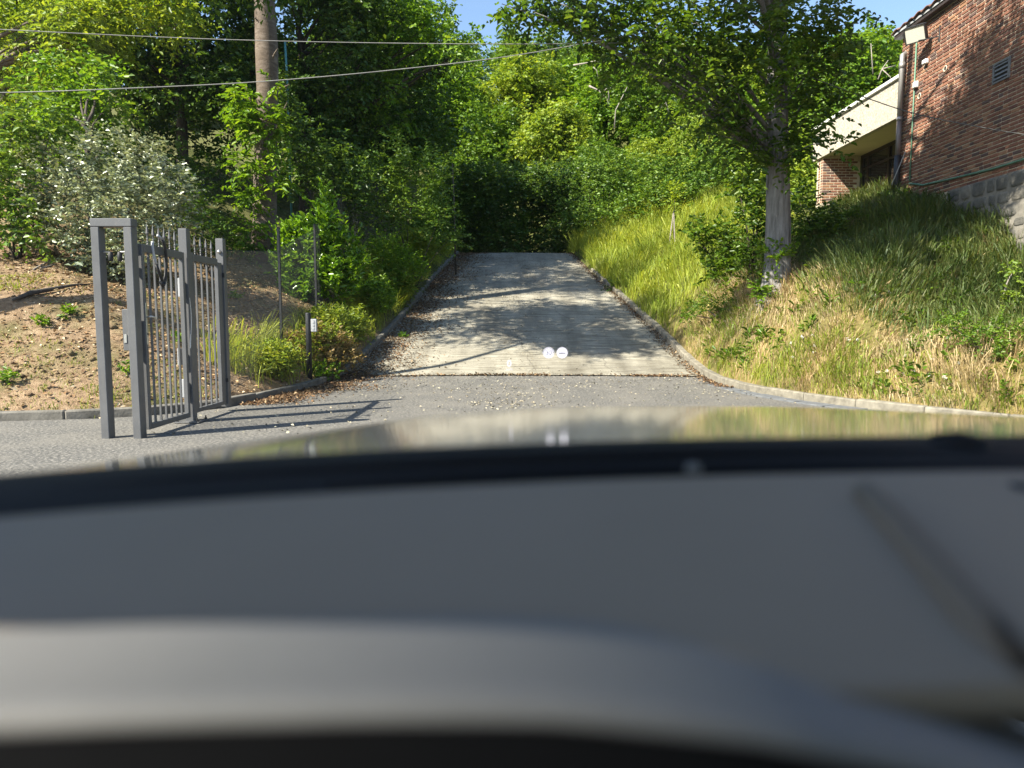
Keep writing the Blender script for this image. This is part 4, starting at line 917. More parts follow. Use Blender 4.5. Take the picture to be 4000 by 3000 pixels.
# bramble mounds behind the meadow bank, in the sun
br = [('bramble_mound', 'sunlit bramble mound left of the meadow top', [(2330,640,33,.9,1),(2420,660,33,.9,1),(2380,730,32.5,.9,1),(2470,740,32.5,.8,1),(2300,740,33.5,.9,1),(2330,850,32,.8,1),(2250,830,34,.9,1)]),
      ('bramble_mound', 'sunlit bramble thicket above the meadow bank, left of the grey trunk', [(2560,680,31,.9,1),(2660,700,30.5,.9,1),(2760,660,30.5,.9,1),(2560,770,30,.8,1),(2660,790,30,.8,1),(2760,750,30,.8,1),(2850,700,30,.8,1),(2450,820,30,.7,.9),(2860,620,30.5,.8,.9)]),
      ('bramble_mound', 'yellowish bramble thicket between grey trunk and annexe', [(2950,660,29,.8,1),(3050,640,28.5,.8,1),(3130,690,28,.8,1),(3050,730,27.5,.7,1),(3150,790,26,.6,.9),(2950,760,28,.7,.9),(3100,560,29,.8,.8)])]
for i, (nm, lab, l_) in enumerate(br): shrub(nm, lab, xy(l_[0][0], 900, l_[0][2]), px_clumps(l_), .13, M['leaf_bramble' if i < 2 else 'leaf_yellow'], 120, 9, .5, .15, .3, 2, .6, 50+i, 6, 'bramble')
shrub('willow_shrub', 'drooping yellow-green shrub in the sun, left of the grey trunk', xy(2760,800,33), px_clumps([(2700,430,34,.8,.9),(2780,420,34,.8,1),(2680,520,34,.8,1),(2770,520,34,.8,1),(2850,480,34,.8,.9),(2720,610,33.5,.7,.9),(2830,580,34,.7,.8)]), .16, M['leaf_yellow'], 90, 9, .7, .6, .2, 2, .4, 55, 6)
# saplings and suckers round the grey trunk
shrub('sapling', 'leafy dark sapling with broad leaves left of the grey trunk', at(2800,1120,14.2), px_clumps([(2750,900,14.2,.22,.5),(2790,920,14.1,.24,.6),(2840,930,14.2,.22,.5),(2800,980,14.1,.24,.6),(2860,1010,14,.25,.6),(2900,1060,13.9,.25,.6),(2830,1080,13.9,.22,.5),(2780,1060,14,.2,.35),(2720,940,14.2,.14,.25)]), .105, M['leaf_hornbeam'], 40, 9, .3, .1, .3, 4, .5, 56, 9, 'sapling')
shrub('sucker_shoots', 'dense suckers growing up the left side of the grey trunk', at(2940,1080,14.3), px_clumps([(2930,700,14.3,.25,.7),(2950,790,14.3,.26,.8),(2910,860,14.3,.25,.7),(2955,900,14.2,.24,.7),(2930,980,14.1,.24,.7),(2890,760,14.4,.22,.5)]), .10, M['leaf_hornbeam'], 45, 9, .32, .1, .3, 4, .5, 57, 6, 'shoots')
shrub('dark_bush', 'low dark glossy bush right of the grey trunk', at(3200,960,15.2), px_clumps([(3140,860,15.2,.3,.8),(3220,850,15.2,.3,.9),(3300,870,15.2,.28,.8),(3170,920,15,.28,.8),(3260,930,15,.28,.8),(3330,930,15.1,.22,.5),(3120,780,15.2,.24,.5)]), .10, M['leaf_hornbeam'], 55, 9, .3, .1, .3, 4, .42, 58, 7)
shrub('foot_sprouts', 'small bright sprouts at the foot of the grey trunk', at(3000,1180,12.9), px_clumps([(2990,1130,12.85,.14,.5),(3040,1120,12.85,.14,.5),(3080,1140,12.9,.12,.3),(3000,1170,12.8,.12,.3)]), .085, M['leaf_bright'], 40, 9, .22, .0, .5, 4, .5, 59, 4, 'sprouts')
shrub('bank_herb', 'green herb patch on the bank above the right kerb', at(2820,1240,12.9), px_clumps([(2760,1210,13,.15,.5),(2830,1200,12.9,.15,.5),(2880,1230,12.7,.14,.4),(2700,1230,13.2,.12,.3)]), .06, M['leaf_mid'], 60, 9, .2, .0, .5, 2, .5, 60, 4, 'weed')
shrub('kerb_clover', 'dark leafy weed spilling over the right kerb', at(2410,1120,20), px_clumps([(2400,1130,20,.2,.7),(2440,1100,20,.22,.7),(2470,1130,19.6,.2,.6)]), .06, M['leaf_dark'], 60, 9, .2, .1, .5, 2, .6, 61, 3, 'weed')
shrub('white_flower_herb', 'leafy green herbs with tiny flowers at the right edge of the bank', at(3850,1400,9.4), px_clumps([(3720,1280,9.6,.16,.5),(3790,1310,9.5,.18,.6),(3860,1350,9.3,.18,.6),(3930,1390,9.2,.18,.6),(3980,1420,9.1,.18,.6),(3900,1280,9.6,.14,.4),(3960,1320,9.4,.14,.4)]), .045, M['leaf_mid'], 80, 8, .16, .0, .5, 2, .55, 62, 6, 'weed')
shrub('leafy_twig', 'bare forked twig with a few yellow-green leaves on the right bank', at(3940,1220,10.4), px_clumps([(3960,1060,10.4,.08,.25),(3950,1140,10.4,.06,.14),(3960,1175,10.3,.1,.3)]), .06, M['leaf_yellow'], 40, 8, .16, .2, .3, 4, .6, 63, 5, 'twig', bark='dead_wood')
shrub('tan_weed', 'tan faded weed mound at the corner of the left verge', at(1250,1440,12.3), px_clumps([(1150,1350,12.3,.2,.9),(1240,1330,12.3,.24,1),(1330,1360,12.4,.2,.9),(1190,1410,12.1,.2,.9),(1290,1415,12.1,.2,.9),(1370,1400,12.3,.14,.6)]), .055, (leafmat('leaf_tan', [(.17,.15,.04),(.26,.19,.07),(.30,.20,.09)], .3, .6)), 130, 8, .18, .0, .6, 2, .6, 64, 5, 'weed')
shrub('fresh_weed', 'small vivid green weed at the left kerb below the tan weed', at(1240,1470,11.7), px_clumps([(1210,1450,11.7,.10,.6),(1260,1455,11.7,.10,.6),(1300,1450,11.8,.08,.4)]), .05, M['leaf_laurel'], 60, 8, .14, .0, .5, 4, .7, 65, 3, 'weed')
for i, (px, py, Y, s, lab) in enumerate([(1075,1340,12.6,.12,'small dark weed at the foot of the mesh fence'), (165,1260,11.2,.13,'little green sprout beside the fallen branch, left garden'), (260,1220,11.6,.11,'second green sprout above the fallen branch, left garden'), (690,1320,10.6,.11,'small green weed seen through the gate bars'), (30,1480,9.4,.12,'broad-leaved green weed at the far left edge by the kerb'), (500,1450,9.6,.12,'low green tuft behind the gate portal'), (1570,1310,16,.12,'yellow-green weed on the left kerb beside the leaf litter'), (920,1150,13.5,.1,'green weed on the lit soil behind the mesh fence')]):
    x, y, z = hit(px, py+20); s *= .55; shrub('sprout', lab, (x, y), [((x, y, z+s), (s,s,s*.8), .4), ((x+s, y, z+s*.7), (s*.7,s*.7,s*.5), .2)], .06, M['leaf_bright'], 26, 7, .11, .0, .6, 4, .5, 80+i, 2, 'weed', 'weeds in the left garden')

# ------------------------------------------------------------------ grasses
leafmat('grass_green', [(.12,.18,.02),(.20,.26,.035),(.29,.32,.06)], .4, .5, .3)
leafmat('grass_lush', [(.18,.25,.025),(.27,.33,.04),(.36,.39,.08)], .42, .5, .3)
leafmat('grass_straw', [(.25,.185,.095),(.39,.30,.165),(.52,.43,.28)], .3, .6, .2, (1.2,1.1,.9))
leafmat('grass_shade', [(.05,.085,.02),(.085,.125,.03),(.14,.15,.055)], .35, .5, .3)  # darker copy of the grass, shade of the upper bank is in the colour
def blades(x, y, h, w, g, lean=.35, dirx=None, seed_frac=0.0):
    n = len(x); z = ground_z(x, y); b = np.stack([x, y, z-.02], 1); th = g.uniform(0, 2*math.pi, n)
    d = np.stack([np.cos(th), np.sin(th), np.zeros(n)], 1)*(lean*h*g.uniform(.2,1.3,n))[:,None]
    if dirx is not None: d = d+np.asarray(dirx)*h[:,None]
    s = np.stack([-np.sin(th+g.normal(0,.8,n)), np.cos(th), np.zeros(n)], 1)*(w*.5)[:,None]
    up = np.array([0,0,1.0])
    m1 = b+up*(h*.5)[:,None]+d*.28; m2 = b+up*(h*.85)[:,None]+d*.72; tip = b+up*(h*.96)[:,None]+d*1.15; tip[:,2] -= g.uniform(0,.14,n)*h
    fat = np.where(g.random(n) < seed_frac, 2.6, .72)[:,None]
    v = np.stack([b-s, b+s, m1+s*.9, m1-s*.9, m2+s*fat, m2-s*fat, tip], 1)
    o = (np.arange(n)*7)[:,None]
    f = np.concatenate([o+np.array([0,1,2]), o+np.array([0,2,3]), o+np.array([3,2,4]), o+np.array([3,4,5]), o+np.array([5,4,6])], 1).reshape(-1,3)
    return v.reshape(-1,3), f
def patchy(x, y, s, ph): return .5+.5*np.sin(x*s+ph+1.3*np.sin(y*s*.8+ph))*np.sin(y*s*1.1+.7*np.sin(x*s*1.7)+ph*2)
cond0 = lambda x, y: (x < XL(y)-.13)|((x > XR(y)+np.where(y > 19, .03, .14))&(x < 8.84))
def grass(name, label, n, xr, yr, hfun, wid, mat, g, cond, lean=.35, dirx=None, seed_frac=0.0, fine=1):
    x = g.uniform(*xr, n); y = g.uniform(*yr, n); k = cond(x, y); x, y = x[k], y[k]
    # gather blades into tufts
    m_ = max(1, len(x)//16); ci = g.integers(0, m_, len(x)); loose = g.random(len(x)) < .25; cr = g.uniform(.03, .10, m_); ch = g.uniform(.55, 1.35, m_)
    ox = g.normal(0,1,len(x))*cr[ci]; oy = g.normal(0,1,len(x))*cr[ci]
    tx = np.where(loose, x, x[ci]+ox); ty = np.where(loose, y, y[ci]+oy); ok = cond0(tx, ty); tx, ty, ox, oy, ci, loose = tx[ok], ty[ok], ox[ok], oy[ok], ci[ok], loose[ok]
    h = hfun(tx, ty)*g.uniform(.6,1.15,len(tx))*np.where(loose, .8, ch[ci]); out = np.where(loose[:,None], 0, np.stack([ox, oy, ox*0], 1)/.12)
    fl = np.stack([np.sin(tx*2.1+1.7*np.sin(ty*1.3)), np.cos(ty*1.9+1.1*np.sin(tx*1.7)), tx*0], 1)*.28
    v, f = blades(tx, ty, h, wid*g.uniform(.6,1.5,len(tx)), g, lean*.7, (out*.35+fl*lean*1.6+(np.array(dirx) if dirx is not None else 0)), seed_frac)
    o = link(name, npmesh(name, v, f, 3), mat); return tag(o, label, 'grass', None, 'stuff')
g = np.random.default_rng(99)
def sR_(x, y): return x-XR(y)
H_meadow = lambda x, y: (.30+.38*np.clip((y-17)/9, 0, 1)+.16*patchy(x,y,1.1,.3))*(1-.55*np.clip((x-6.2)/1.2,0,1)*(y < 22))
grass('meadow_grass', 'tall yellow-green meadow grass on the sunny bank beside the drive', 64000, (2.7, 12), (15.5, 36), H_meadow, .012, M['grass_lush'], g, lambda x,y: (sR_(x,y) > .05)&(sR_(x,y) < 7)&(g.random(len(x)) < np.clip((y-15.5)/4,0,1)*np.clip(1.25-sR_(x,y)/8,0,1)), .4, (-.08,0,0), .18)
H_dry = lambda x, y: .13+.24*patchy(x,y,1.2,1.1)*np.clip(sR_(x,y)/1.0,.25,1)
grass('dry_grass', 'dry straw-coloured grass covering the right bank below the tree', 80000, (3.9, 11), (5.6, 17.5), H_dry, .009, M['grass_straw'], g, lambda x,y: (sR_(x,y) > .15)&(x < 9)&(patchy(x,y,2.3,.7) > .07)&(g.random(len(x)) < np.clip(.40+.9*patchy(x,y,.8,2.2)-.6*np.clip(sR_(x,y)-1.7,0,4)-.3*np.clip((10.3-y)/2.5,0,1),.05,1)), .75)
H_gr = lambda x, y: .12+.20*patchy(x,y,1.4,4.1)
grass('bank_grass', 'fresh green grass along the kerb and foot of the right bank', 56000, (3.9, 11), (5.6, 16.5), H_gr, .009, M['grass_green'], g, lambda x,y: (sR_(x,y) > .14)&(x < 9)&(g.random(len(x)) < np.clip(.9*patchy(x,y,1.0,5.2)+.4-sR_(x,y)*.22+.5*np.clip((10.8-y)/2.5,0,1),.06,1)), .5, None, .06)
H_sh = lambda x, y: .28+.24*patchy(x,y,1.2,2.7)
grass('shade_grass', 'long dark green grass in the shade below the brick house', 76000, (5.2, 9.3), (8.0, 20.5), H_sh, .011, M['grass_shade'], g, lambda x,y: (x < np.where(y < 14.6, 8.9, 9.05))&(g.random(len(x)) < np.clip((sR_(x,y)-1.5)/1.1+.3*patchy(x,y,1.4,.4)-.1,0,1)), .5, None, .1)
H_v = lambda x, y: .26+.42*patchy(x,y,1.5,.9)
grass('verge_grass', 'loose tall grass on the left verge between kerb and fence', 34000, (-5, -2.4), (11.2, 33), H_v, .009, M['grass_lush'], g, lambda x,y: (x < XL(y)-.13)&(x > XL(y)-1.0-.02*y)&(g.random(len(x)) < np.clip(.3+patchy(x,y,1.6,.9)-np.clip((x-XL(y)+.5),0,1)*1.0,0,1)), .55, (.12,0,0), .15)
H_l = lambda x, y: .05+.07*patchy(x,y,1.5,3.9)
grass('lawn_grass', 'sparse short green grass on the bare soil behind the gate', 26000, (-13, -4.2), (8.7, 13.5), H_l, .008, M['grass_green'], g, lambda x,y: (x < XL(y)-.14)&(g.random(len(x)) < np.clip(3.2*(patchy(x,y,1.05,1.9)-.58)+1.1*np.clip((11.0-y),0,1)*patchy(x,y,.6,.5)-.05,0.03,1)), .6)

# dandelion clocks standing on the right bank
simple('seed_head', (.55,.52,.45), (.7,.67,.6), .9, scale=60, bstr=.6)
simple('stalk', (.14,.16,.05), (.2,.2,.08), .8, scale=9)
dm = MB()
gg = np.random.default_rng(4)
for q in unit(gg.normal(0,1,(46,3))):
    q = Vector(q); s_ = q.cross(Vector((.2,.5,.8))).normalized()*.006; e = q*.026; t_ = q.cross(s_).normalized()*.006
    dm.add([q*.004, e+s_, e+t_, e-s_, e-t_], [(0,1,2),(0,2,3),(0,3,4),(0,4,1),(1,4,3,2)])
dm.lathe((0,0,0), [(.001,-.006),(.006,0),(.001,.006)], 6)
hd = dm.mesh('seed_head'); hd.materials.append(M['seed_head'])
stm = MB().tube([(0,0,0),(.01,0,-.12),(0,.01,-.30)], .0025, 4).mesh('stalk'); stm.materials.append(M['stalk'])
spots = [(3135,1315),(3175,1310),(3090,1340),(3180,1350),(3180,1375),(3095,1395),(3310,1325),(3325,1330),(3350,1327),(3540,1330),(3535,1390),(3645,1405),(3740,1420),(3690,1475),(3570,1452),(3430,1455),(3465,1450),(3535,1460),(3400,1210),(3440,1095),(3475,1140),(3420,1155),(3585,1130),(3690,1137),(3820,1290),(3790,1315),(3630,1465),(3880,1160),(3900,1175),(3500,1115)]
for px, py in spots:
    # walk along the sight line until it meets the bank
    Y = 7.5
    while Y < 15 and gz(*P(px, py+22, Y).xy) < P(px, py+22, Y).z: Y += .1
    p = P(px, py, Y); r_ = empty('dandelion', (p.x, p.y, p.z), 'white dandelion seed head on a thin stalk among the dry grass', 'dandelion', 'dandelion clocks on the right bank')
    s_ = R.uniform(.9,1.25); r_.scale = (s_,)*3; r_.rotation_euler = (R.uniform(-.2,.2), R.uniform(-.2,.2), R.uniform(0,6))
    for nm, mm in (('seed_head', hd), ('stalk', stm)): o = bpy.data.objects.new(nm, mm); COL.objects.link(o); o.parent = r_

# ------------------------------------------------------------------ litter, branches, odds and ends
leafmat('litter', [(.12,.065,.035),(.24,.14,.07),(.36,.24,.13),(.58,.50,.38)], .1, .7, .2, (1,1,1))
leafmat('grit', [(.14,.125,.10),(.26,.235,.19),(.42,.38,.30)], .0, .9, .2)
def litter(name, label, n, xr, yr, prob, size, mat, g, onroad, flat=.35):
    x = g.uniform(*xr, n); y = g.uniform(*yr, n); k = g.random(n) < prob(x, y); x, y = x[k], y[k]
    z = (road_z(y)+.012+.03*np.sin(math.pi*np.clip((x-XL(y))/(XR(y)-XL(y)),0,1))*(y > 12)+.004) if onroad else ground_z(x, y)+.008
    p = np.stack([x, y, z], 1); a = g.normal(0,1,(len(x),3)); a[:,2] *= .25; nr = np.array([0,0,1.0])+g.normal(0,flat,(len(x),3))
    v, f, kk = leaf_arrays(p, a, nr, size*g.uniform(.5,1.5,len(x)), .55, 2, .14, .06); o = link(name, npmesh(name, v, f, kk), mat); return tag(o, label, 'litter', None, 'stuff')
litter('leaf_litter', 'brown and bleached fallen leaves on the bare soil behind the gate', 26000, (-13,-3.8), (8.7,18), lambda x,y: ((x < XL(y)-.14))*(.35+.65*patchy(x,y,1.3,.2)), .06, M['litter'], g, False, .5)
def litter_at(name, label, x, y, size, mat, g, flat=.4):
    t = np.clip((x-XL(y))/(XR(y)-XL(y)), 0, 1); z = road_z(y)+.018+.03*np.sin(math.pi*t)*(y > 12)+g.uniform(0,.012,len(x))
    a = g.normal(0,1,(len(x),3)); a[:,2] *= .25; nr = np.array([0,0,1.0])+g.normal(0,flat,(len(x),3))
    v, f, kk = leaf_arrays(np.stack([x,y,z],1), a, nr, size*g.uniform(.5,1.5,len(x)), .55, 2, .14, .06); o = link(name, npmesh(name, v, f, kk), mat); return tag(o, label, 'litter', None, 'stuff')
y_ = np.concatenate([g.uniform(10.2, 33, 17000), g.uniform(12.6, 33, 3200)]); m_ = np.arange(len(y_)) < 17000
x_ = np.where(m_, XL(y_)+.03+np.abs(g.normal(0,1,len(y_)))*(.34+.5*patchy(y_,y_*0,1.7,.4)*(y_ > 12)), XR(y_)-.02-np.abs(g.normal(0,.12,len(y_))))
x2 = g.uniform(-3.4, 3.6, 1500); y2 = JOINT+g.normal(0,.035,1500); k_ = g.random(1500) < .25+.75*(patchy(x2,y2*0,1.9,.8) > .5)
leafmat('litter_dark', [(.06,.035,.02),(.12,.07,.04),(.20,.125,.07),(.34,.25,.16)], .05, .8, .2, (1,1,1))
litter_at('drift_leaves', 'brown leaf litter gathered along both edges of the drive', np.concatenate([x_, x2[k_]]), np.concatenate([y_, y2[k_]]), .05, M['litter_dark'], g)
litter('road_grit', 'loose gravel and grit along the middle of the drive', 42000, (-4.0,4.2), (7.5,34), lambda x,y: ((x > XL(y)+.05)&(x < XR(y)-.05))*np.clip(.75*np.exp(-((x-.15-.3*np.sin(y*.5))/.55)**2)*patchy(x,y,.9,2.2)+.10+.35*(np.abs(y-13.2)<1.4)*patchy(x,y,1.4,.9),0,1), .036, M['grit'], g, True, .6)
def clods(name, label, x, y, size, mat, g):
    n = len(x); z = ground_z(x, y); c = np.stack([x, y, z], 1); o = np.array([(1,0,0),(-1,0,0),(0,1,0),(0,-1,0),(0,0,.7),(0,0,-.7)]); v = c[:,None,:]+o[None]*size[:,None,None]*g.uniform(.55,1.3,(n,6,1))+g.normal(0,.12,(n,6,3))*size[:,None,None]
    t = np.array([(0,2,4),(2,1,4),(1,3,4),(3,0,4),(2,0,5),(1,2,5),(3,1,5),(0,3,5)]); f = (np.arange(n)*6)[:,None,None]+t[None]
    ob = link(name, npmesh(name, v.reshape(-1,3), f.reshape(-1,3), 3), mat); return tag(ob, label, 'soil', None, 'stuff')
x_ = g.uniform(-12.5,-4.2,9000); y_ = g.uniform(8.9,16.5,9000); k_ = (x_ < XL(y_)-.2)&(g.random(9000) < patchy(x_,y_,1.7,2.4)**2)
clods('soil_clods', 'crumbly clods of dry soil on the slope behind the gate', x_[k_], y_[k_], g.gamma(2.0,.011,k_.sum())+.008, M['earth'], g)
def twigs(name, label, x, y, L, mat, g):
    n = len(x); z = ground_z(x, y)+.012; th = g.uniform(0,math.pi,n); d = np.stack([np.cos(th), np.sin(th), g.normal(0,.12,n)],1)*L[:,None]; p = np.stack([x,y,z],1); s_ = np.stack([-np.sin(th), np.cos(th), th*0],1)*.005; u_ = np.array([0,0,.007])
    v = np.stack([p-s_, p+s_, p+u_, p+d-s_*.6, p+d+s_*.6, p+d+u_], 1); t = np.array([(0,1,4,3),(1,2,5,4),(2,0,3,5)]); f = (np.arange(n)*6)[:,None,None]+t[None]
    ob = link(name, npmesh(name, v.reshape(-1,3), f.reshape(-1,4), 4), mat); return tag(ob, label, 'twigs', None, 'stuff')
x_ = g.uniform(-12,-4.3,5200); y_ = g.uniform(8.9,16.5,5200); k_ = (x_ < XL(y_)-.2)&(g.random(5200) < .15+.85*patchy(x_,y_,.9,.7)**2*np.clip((y_-10.5)/2.5,0,1))
leafmat('hay', [(.16,.11,.06),(.28,.20,.11),(.42,.33,.21)], .1, .8, .2, (1,1,1))
twigs('dry_twigs', 'dry twigs and straw strewn over the slope behind the gate', x_[k_], y_[k_], g.uniform(.06,.30,k_.sum()), M['hay'], g)
# broad-leaved weeds through the bank grass
x_ = g.uniform(4.1,8.8,1500); y_ = g.uniform(7.5,18,1500); k_ = (sR_(x_,y_) > .25)&(x_ < 8.7)&(g.random(1500) < patchy(x_,y_,1.6,3.3)**1.5); x_, y_ = x_[k_], y_[k_]; n_ = len(x_)
th = g.uniform(0,2*math.pi,(n_,11)); rs = g.uniform(.04,.13,(n_,1)); ax = np.stack([np.cos(th), np.sin(th), g.uniform(.1,1.1,(n_,11))], -1); hgt = g.uniform(.02,.26,(n_,11))*g.uniform(.4,1.2,(n_,1))
p_ = np.stack([x_[:,None]+np.cos(th)*rs*.4, y_[:,None]+np.sin(th)*rs*.4, ground_z(x_,y_)[:,None]+hgt], -1); nr = np.stack([-np.cos(th)*.6, -np.sin(th)*.6, th*0+1], -1)+g.normal(0,.3,(n_,11,3))
v_, f_, kk = leaf_arrays(p_.reshape(-1,3), ax.reshape(-1,3), nr.reshape(-1,3), (rs*g.uniform(.6,1.3,(n_,11))).ravel(), .42, 4)
tag(link('bank_weeds', npmesh('bank_weeds', v_, f_, kk), M['leaf_mid']), 'broad-leaved weeds scattered through the right bank grass', 'weeds', None, 'stuff')
lg = MB(); a_, b_ = P(60,1325,10.8), P(200,1265,11.4); c_ = P(370,1180,12.2)
pts = [Vector((q.x, q.y, gz(q.x, q.y)+.05)) for q in (a_, a_.lerp(b_, .5), b_, b_.lerp(c_, .5), c_)]
lg.tube(pts, [.02,.042,.035,.022,.008], 7); tag(lg.build('fallen_branch', M['bark_dark'], None, True), 'dark fallen branch lying on the slope left of the gate', 'branch')
for i, (pp, lab) in enumerate([([(135,1125,13.1),(160,1095,13.3),(190,1060,13.5)], 'pale broken stick leaning on the soil heap left of the gate'), ([(160,1072,13.2),(215,1070,13.4)], 'short pale stick lying on top of the soil heap')]):
    q = [P(*t) for t in pp]; pts = [Vector((t.x, t.y, max(t.z, gz(t.x, t.y)+.02))) for t in q]; tag(MB().tube(pts, .014, 6).build('stick', M['dead_wood'], None, True), lab, 'stick')
# dead branches bleached on the slope
for i, (pp, lab) in enumerate([([(2300,335,46),(2340,355,46),(2375,350,46),(2380,400,46)], 'bleached dead branch bent like a hook on the wooded slope'), ([(2240,255,47),(2300,245,47),(2370,240,47)], 'bleached dead bough lying level in the slope wood'), ([(2400,500,44),(2405,430,44),(2450,340,44)], 'slim bare grey stem leaning in the shaded gap of the wood'), ([(2690,270,44),(2680,305,44)], 'short bleached snag left of the grey trunk'), ([(3410,290,45),(3402,170,45)], 'thin pale dead stem in front of the slope above the annexe'), ([(3430,310,45),(3445,270,45),(3470,235,45)], 'pale forked dead branch above the annexe roof'), ([(2612,440,42),(2600,400,42),(2578,425,42)], 'small pale dead fork in the shaded gap of the wood')]):
    q = [P(*t) for t in pp]; r0 = .06 if i < 2 else .04
    mb = MB().tube(q, list(np.linspace(r0, r0*.5, len(q))), 6)
    if i in (0, 1, 5): mb.tube([q[1], q[1]+Vector((.5,-.1,-.5)), q[1]+Vector((.6,-.1,-1.0))], [.035,.025,.012], 5); mb.tube([q[1], q[1]+Vector((.9,.1,.25))], [.05,.02], 5)
    tag(mb.build('dead_branch', M['dead_wood'], None, True), lab, 'branch')
simple('teal_paint', (.05,.17,.20), (.08,.24,.27), .5, scale=6)
q = P(1113, 165, 22.6); tag(MB().tube([(q.x+.06, q.y, gz(q.x, q.y)-.2), (q.x+.03, q.y, q.z-.9), (q.x, q.y, q.z)], .035, 12).build('pipe_post', M['teal_paint'], None, True), 'blue-green steel pipe post beside the cherry trunk', 'post')
q = P(1780, 900, 26.5); tag(MB().tube([(q.x, q.y, gz(q.x, q.y)-.2), (q.x-.05, q.y, q.z+.9), (q.x-.1, q.y, q.z+2.4)], [.035,.03,.02], 8).build('bare_stem', M['bark_dark'], None, True), 'slim bare tree stem against the dark hedge beside the drive', 'tree stem')
# stake tripod of a young tree on the meadow top
q = P(2630, 800, 24.5); zq = gz(q.x, q.y); yt = empty('staked_sapling', (q.x, q.y, zq), 'young staked sapling with yellow-green leaves on the meadow top', 'sapling')
for dx in (-.14, .10): MB().tube([(q.x+dx, q.y, zq-.1), (q.x+.02, q.y, zq+1.25)], .022, 6).build('stake', M['dead_wood'], yt)
MB().tube([(q.x+.04, q.y+.05, zq), (q.x+.05, q.y+.05, zq+1.9)], .012, 5).build('stem', M['bark_dark'], yt)
crown('leaves', clump_leaves([((q.x+.05, q.y, zq+1.5), (.2,.2,.25), .5), ((q.x+.1, q.y, zq+1.9), (.2,.2,.2), .5)], g, 40, 8, .25, .1), .11, M['leaf_yellow'], yt, .6, 2, .3, g)

# ------------------------------------------------------------------ the car we sit in
m, nt, out = nodemat('car_paint'); f = noise(nt, wpos(nt), 900, 2)
c = ramp(nt, f, [(.35, (.10,.102,.098)), (.65, (.13,.132,.127))]); principled(nt, out, c, .5, .25, None, .4, 1.0, .08)
simple('seam_vinyl', (.15,.12,.09), (.18,.145,.11), .7, scale=3)
simple('dash_vinyl', (.27,.22,.165), (.30,.245,.185), .6, scale=3, bstr=.12, spec=.35)
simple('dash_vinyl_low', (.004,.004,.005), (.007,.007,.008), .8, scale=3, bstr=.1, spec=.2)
simple('headliner', (.20,.195,.185), (.23,.225,.215), .95, scale=40, bstr=.2)
m, nt, out = nodemat('windscreen_glass')
tr = N(nt, 'ShaderNodeBsdfTransparent'); tr.inputs[0].default_value = (.97,.985,.975,1); gl = N(nt, 'ShaderNodeBsdfGlossy', Roughness=.02); fr_ = N(nt, 'ShaderNodeFresnel', IOR=1.22)
di = N(nt, 'ShaderNodeBsdfDiffuse'); di.inputs[0].default_value = (.5,.5,.5,1); tl_ = N(nt, 'ShaderNodeBsdfTranslucent'); tl_.inputs[0].default_value = (.7,.7,.68,1)
du = ramp(nt, noise(nt, wpos(nt, (1,1,1)), 3.0, 4), [(.35, (.003,)*3), (.75, (.016,)*3)])
mx = N(nt, 'ShaderNodeMixShader'); mx2 = N(nt, 'ShaderNodeMixShader')
nt.links.new(fr_.outputs[0], mx.inputs[0]); nt.links.new(tr.outputs[0], mx.inputs[1]); nt.links.new(gl.outputs[0], mx.inputs[2])
nt.links.new(du, mx2.inputs[0]); nt.links.new(mx.outputs[0], mx2.inputs[1]); nt.links.new(tl_.outputs[0], mx2.inputs[2]); nt.links.new(mx2.outputs[0], out.inputs[0])
m, nt, out = nodemat('side_glass')          # clear below; added darkening towards the top fades the sun across the hood
tr = N(nt, 'ShaderNodeBsdfTransparent'); gl = N(nt, 'ShaderNodeBsdfGlossy', Roughness=.02); fr_ = N(nt, 'ShaderNodeFresnel', IOR=1.3); mx = N(nt, 'ShaderNodeMixShader')
sx = N(nt, 'ShaderNodeSeparateXYZ'); nt.links.new(wpos(nt), sx.inputs[0]); mr = N(nt, 'ShaderNodeMapRange'); mr.inputs[1].default_value = 1.47; mr.inputs[2].default_value = 1.72; nt.links.new(sx.outputs[2], mr.inputs[0])
nt.links.new(ramp(nt, mr.outputs[0], [(0, (.95,.96,.95)), (.4, (.5,.51,.5)), (1, (.03,.032,.03))]), tr.inputs[0])
nt.links.new(fr_.outputs[0], mx.inputs[0]); nt.links.new(tr.outputs[0], mx.inputs[1]); nt.links.new(gl.outputs[0], mx.inputs[2]); nt.links.new(mx.outputs[0], out.inputs[0])
CX = 0.38                                     # centre line of the car; we sit left of it
car = empty('car', (CX, .2, 0), 'grey car seen from the driver seat: dashboard below, bonnet beyond the glass', 'car')
def sp_(t, pts):
    xs = [p[0] for p in pts]; return float(np.interp(t, xs, [p[1] for p in pts]))
def bonnet(u, v):
    s = (u-.5)*2; Y = .46+1.2*v
    x = CX+s*(.955-.05*v); 
    zc = 1.163-.108*v-.008*v*v
    z = zc-.050*abs(s)**3.2
    z -= .07*(max(0, abs(s)-.95)/.05)**2
    z += .005*math.exp(-((abs(s)-.62)/.05)**2)*(1-v*.4)               # sharp crease lines of the bonnet
    Y -= .34*abs(s)**2.6*v
    if v > .93: z -= .05*((v-.93)/.07)**2
    return (x, Y, z)
surf('bonnet', 81, 61, bonnet, M['car_paint'], car, .02)
def nose(u, v):
    s = (u-.5)*2; b = bonnet(u, 1.0); return (b[0]*(1)+(.02*s)*v, b[1]+.10*math.sin(v*math.pi*.6), b[2]-.003-.62*v)
surf('front_end', 41, 12, nose, M['car_paint'], car, .02)
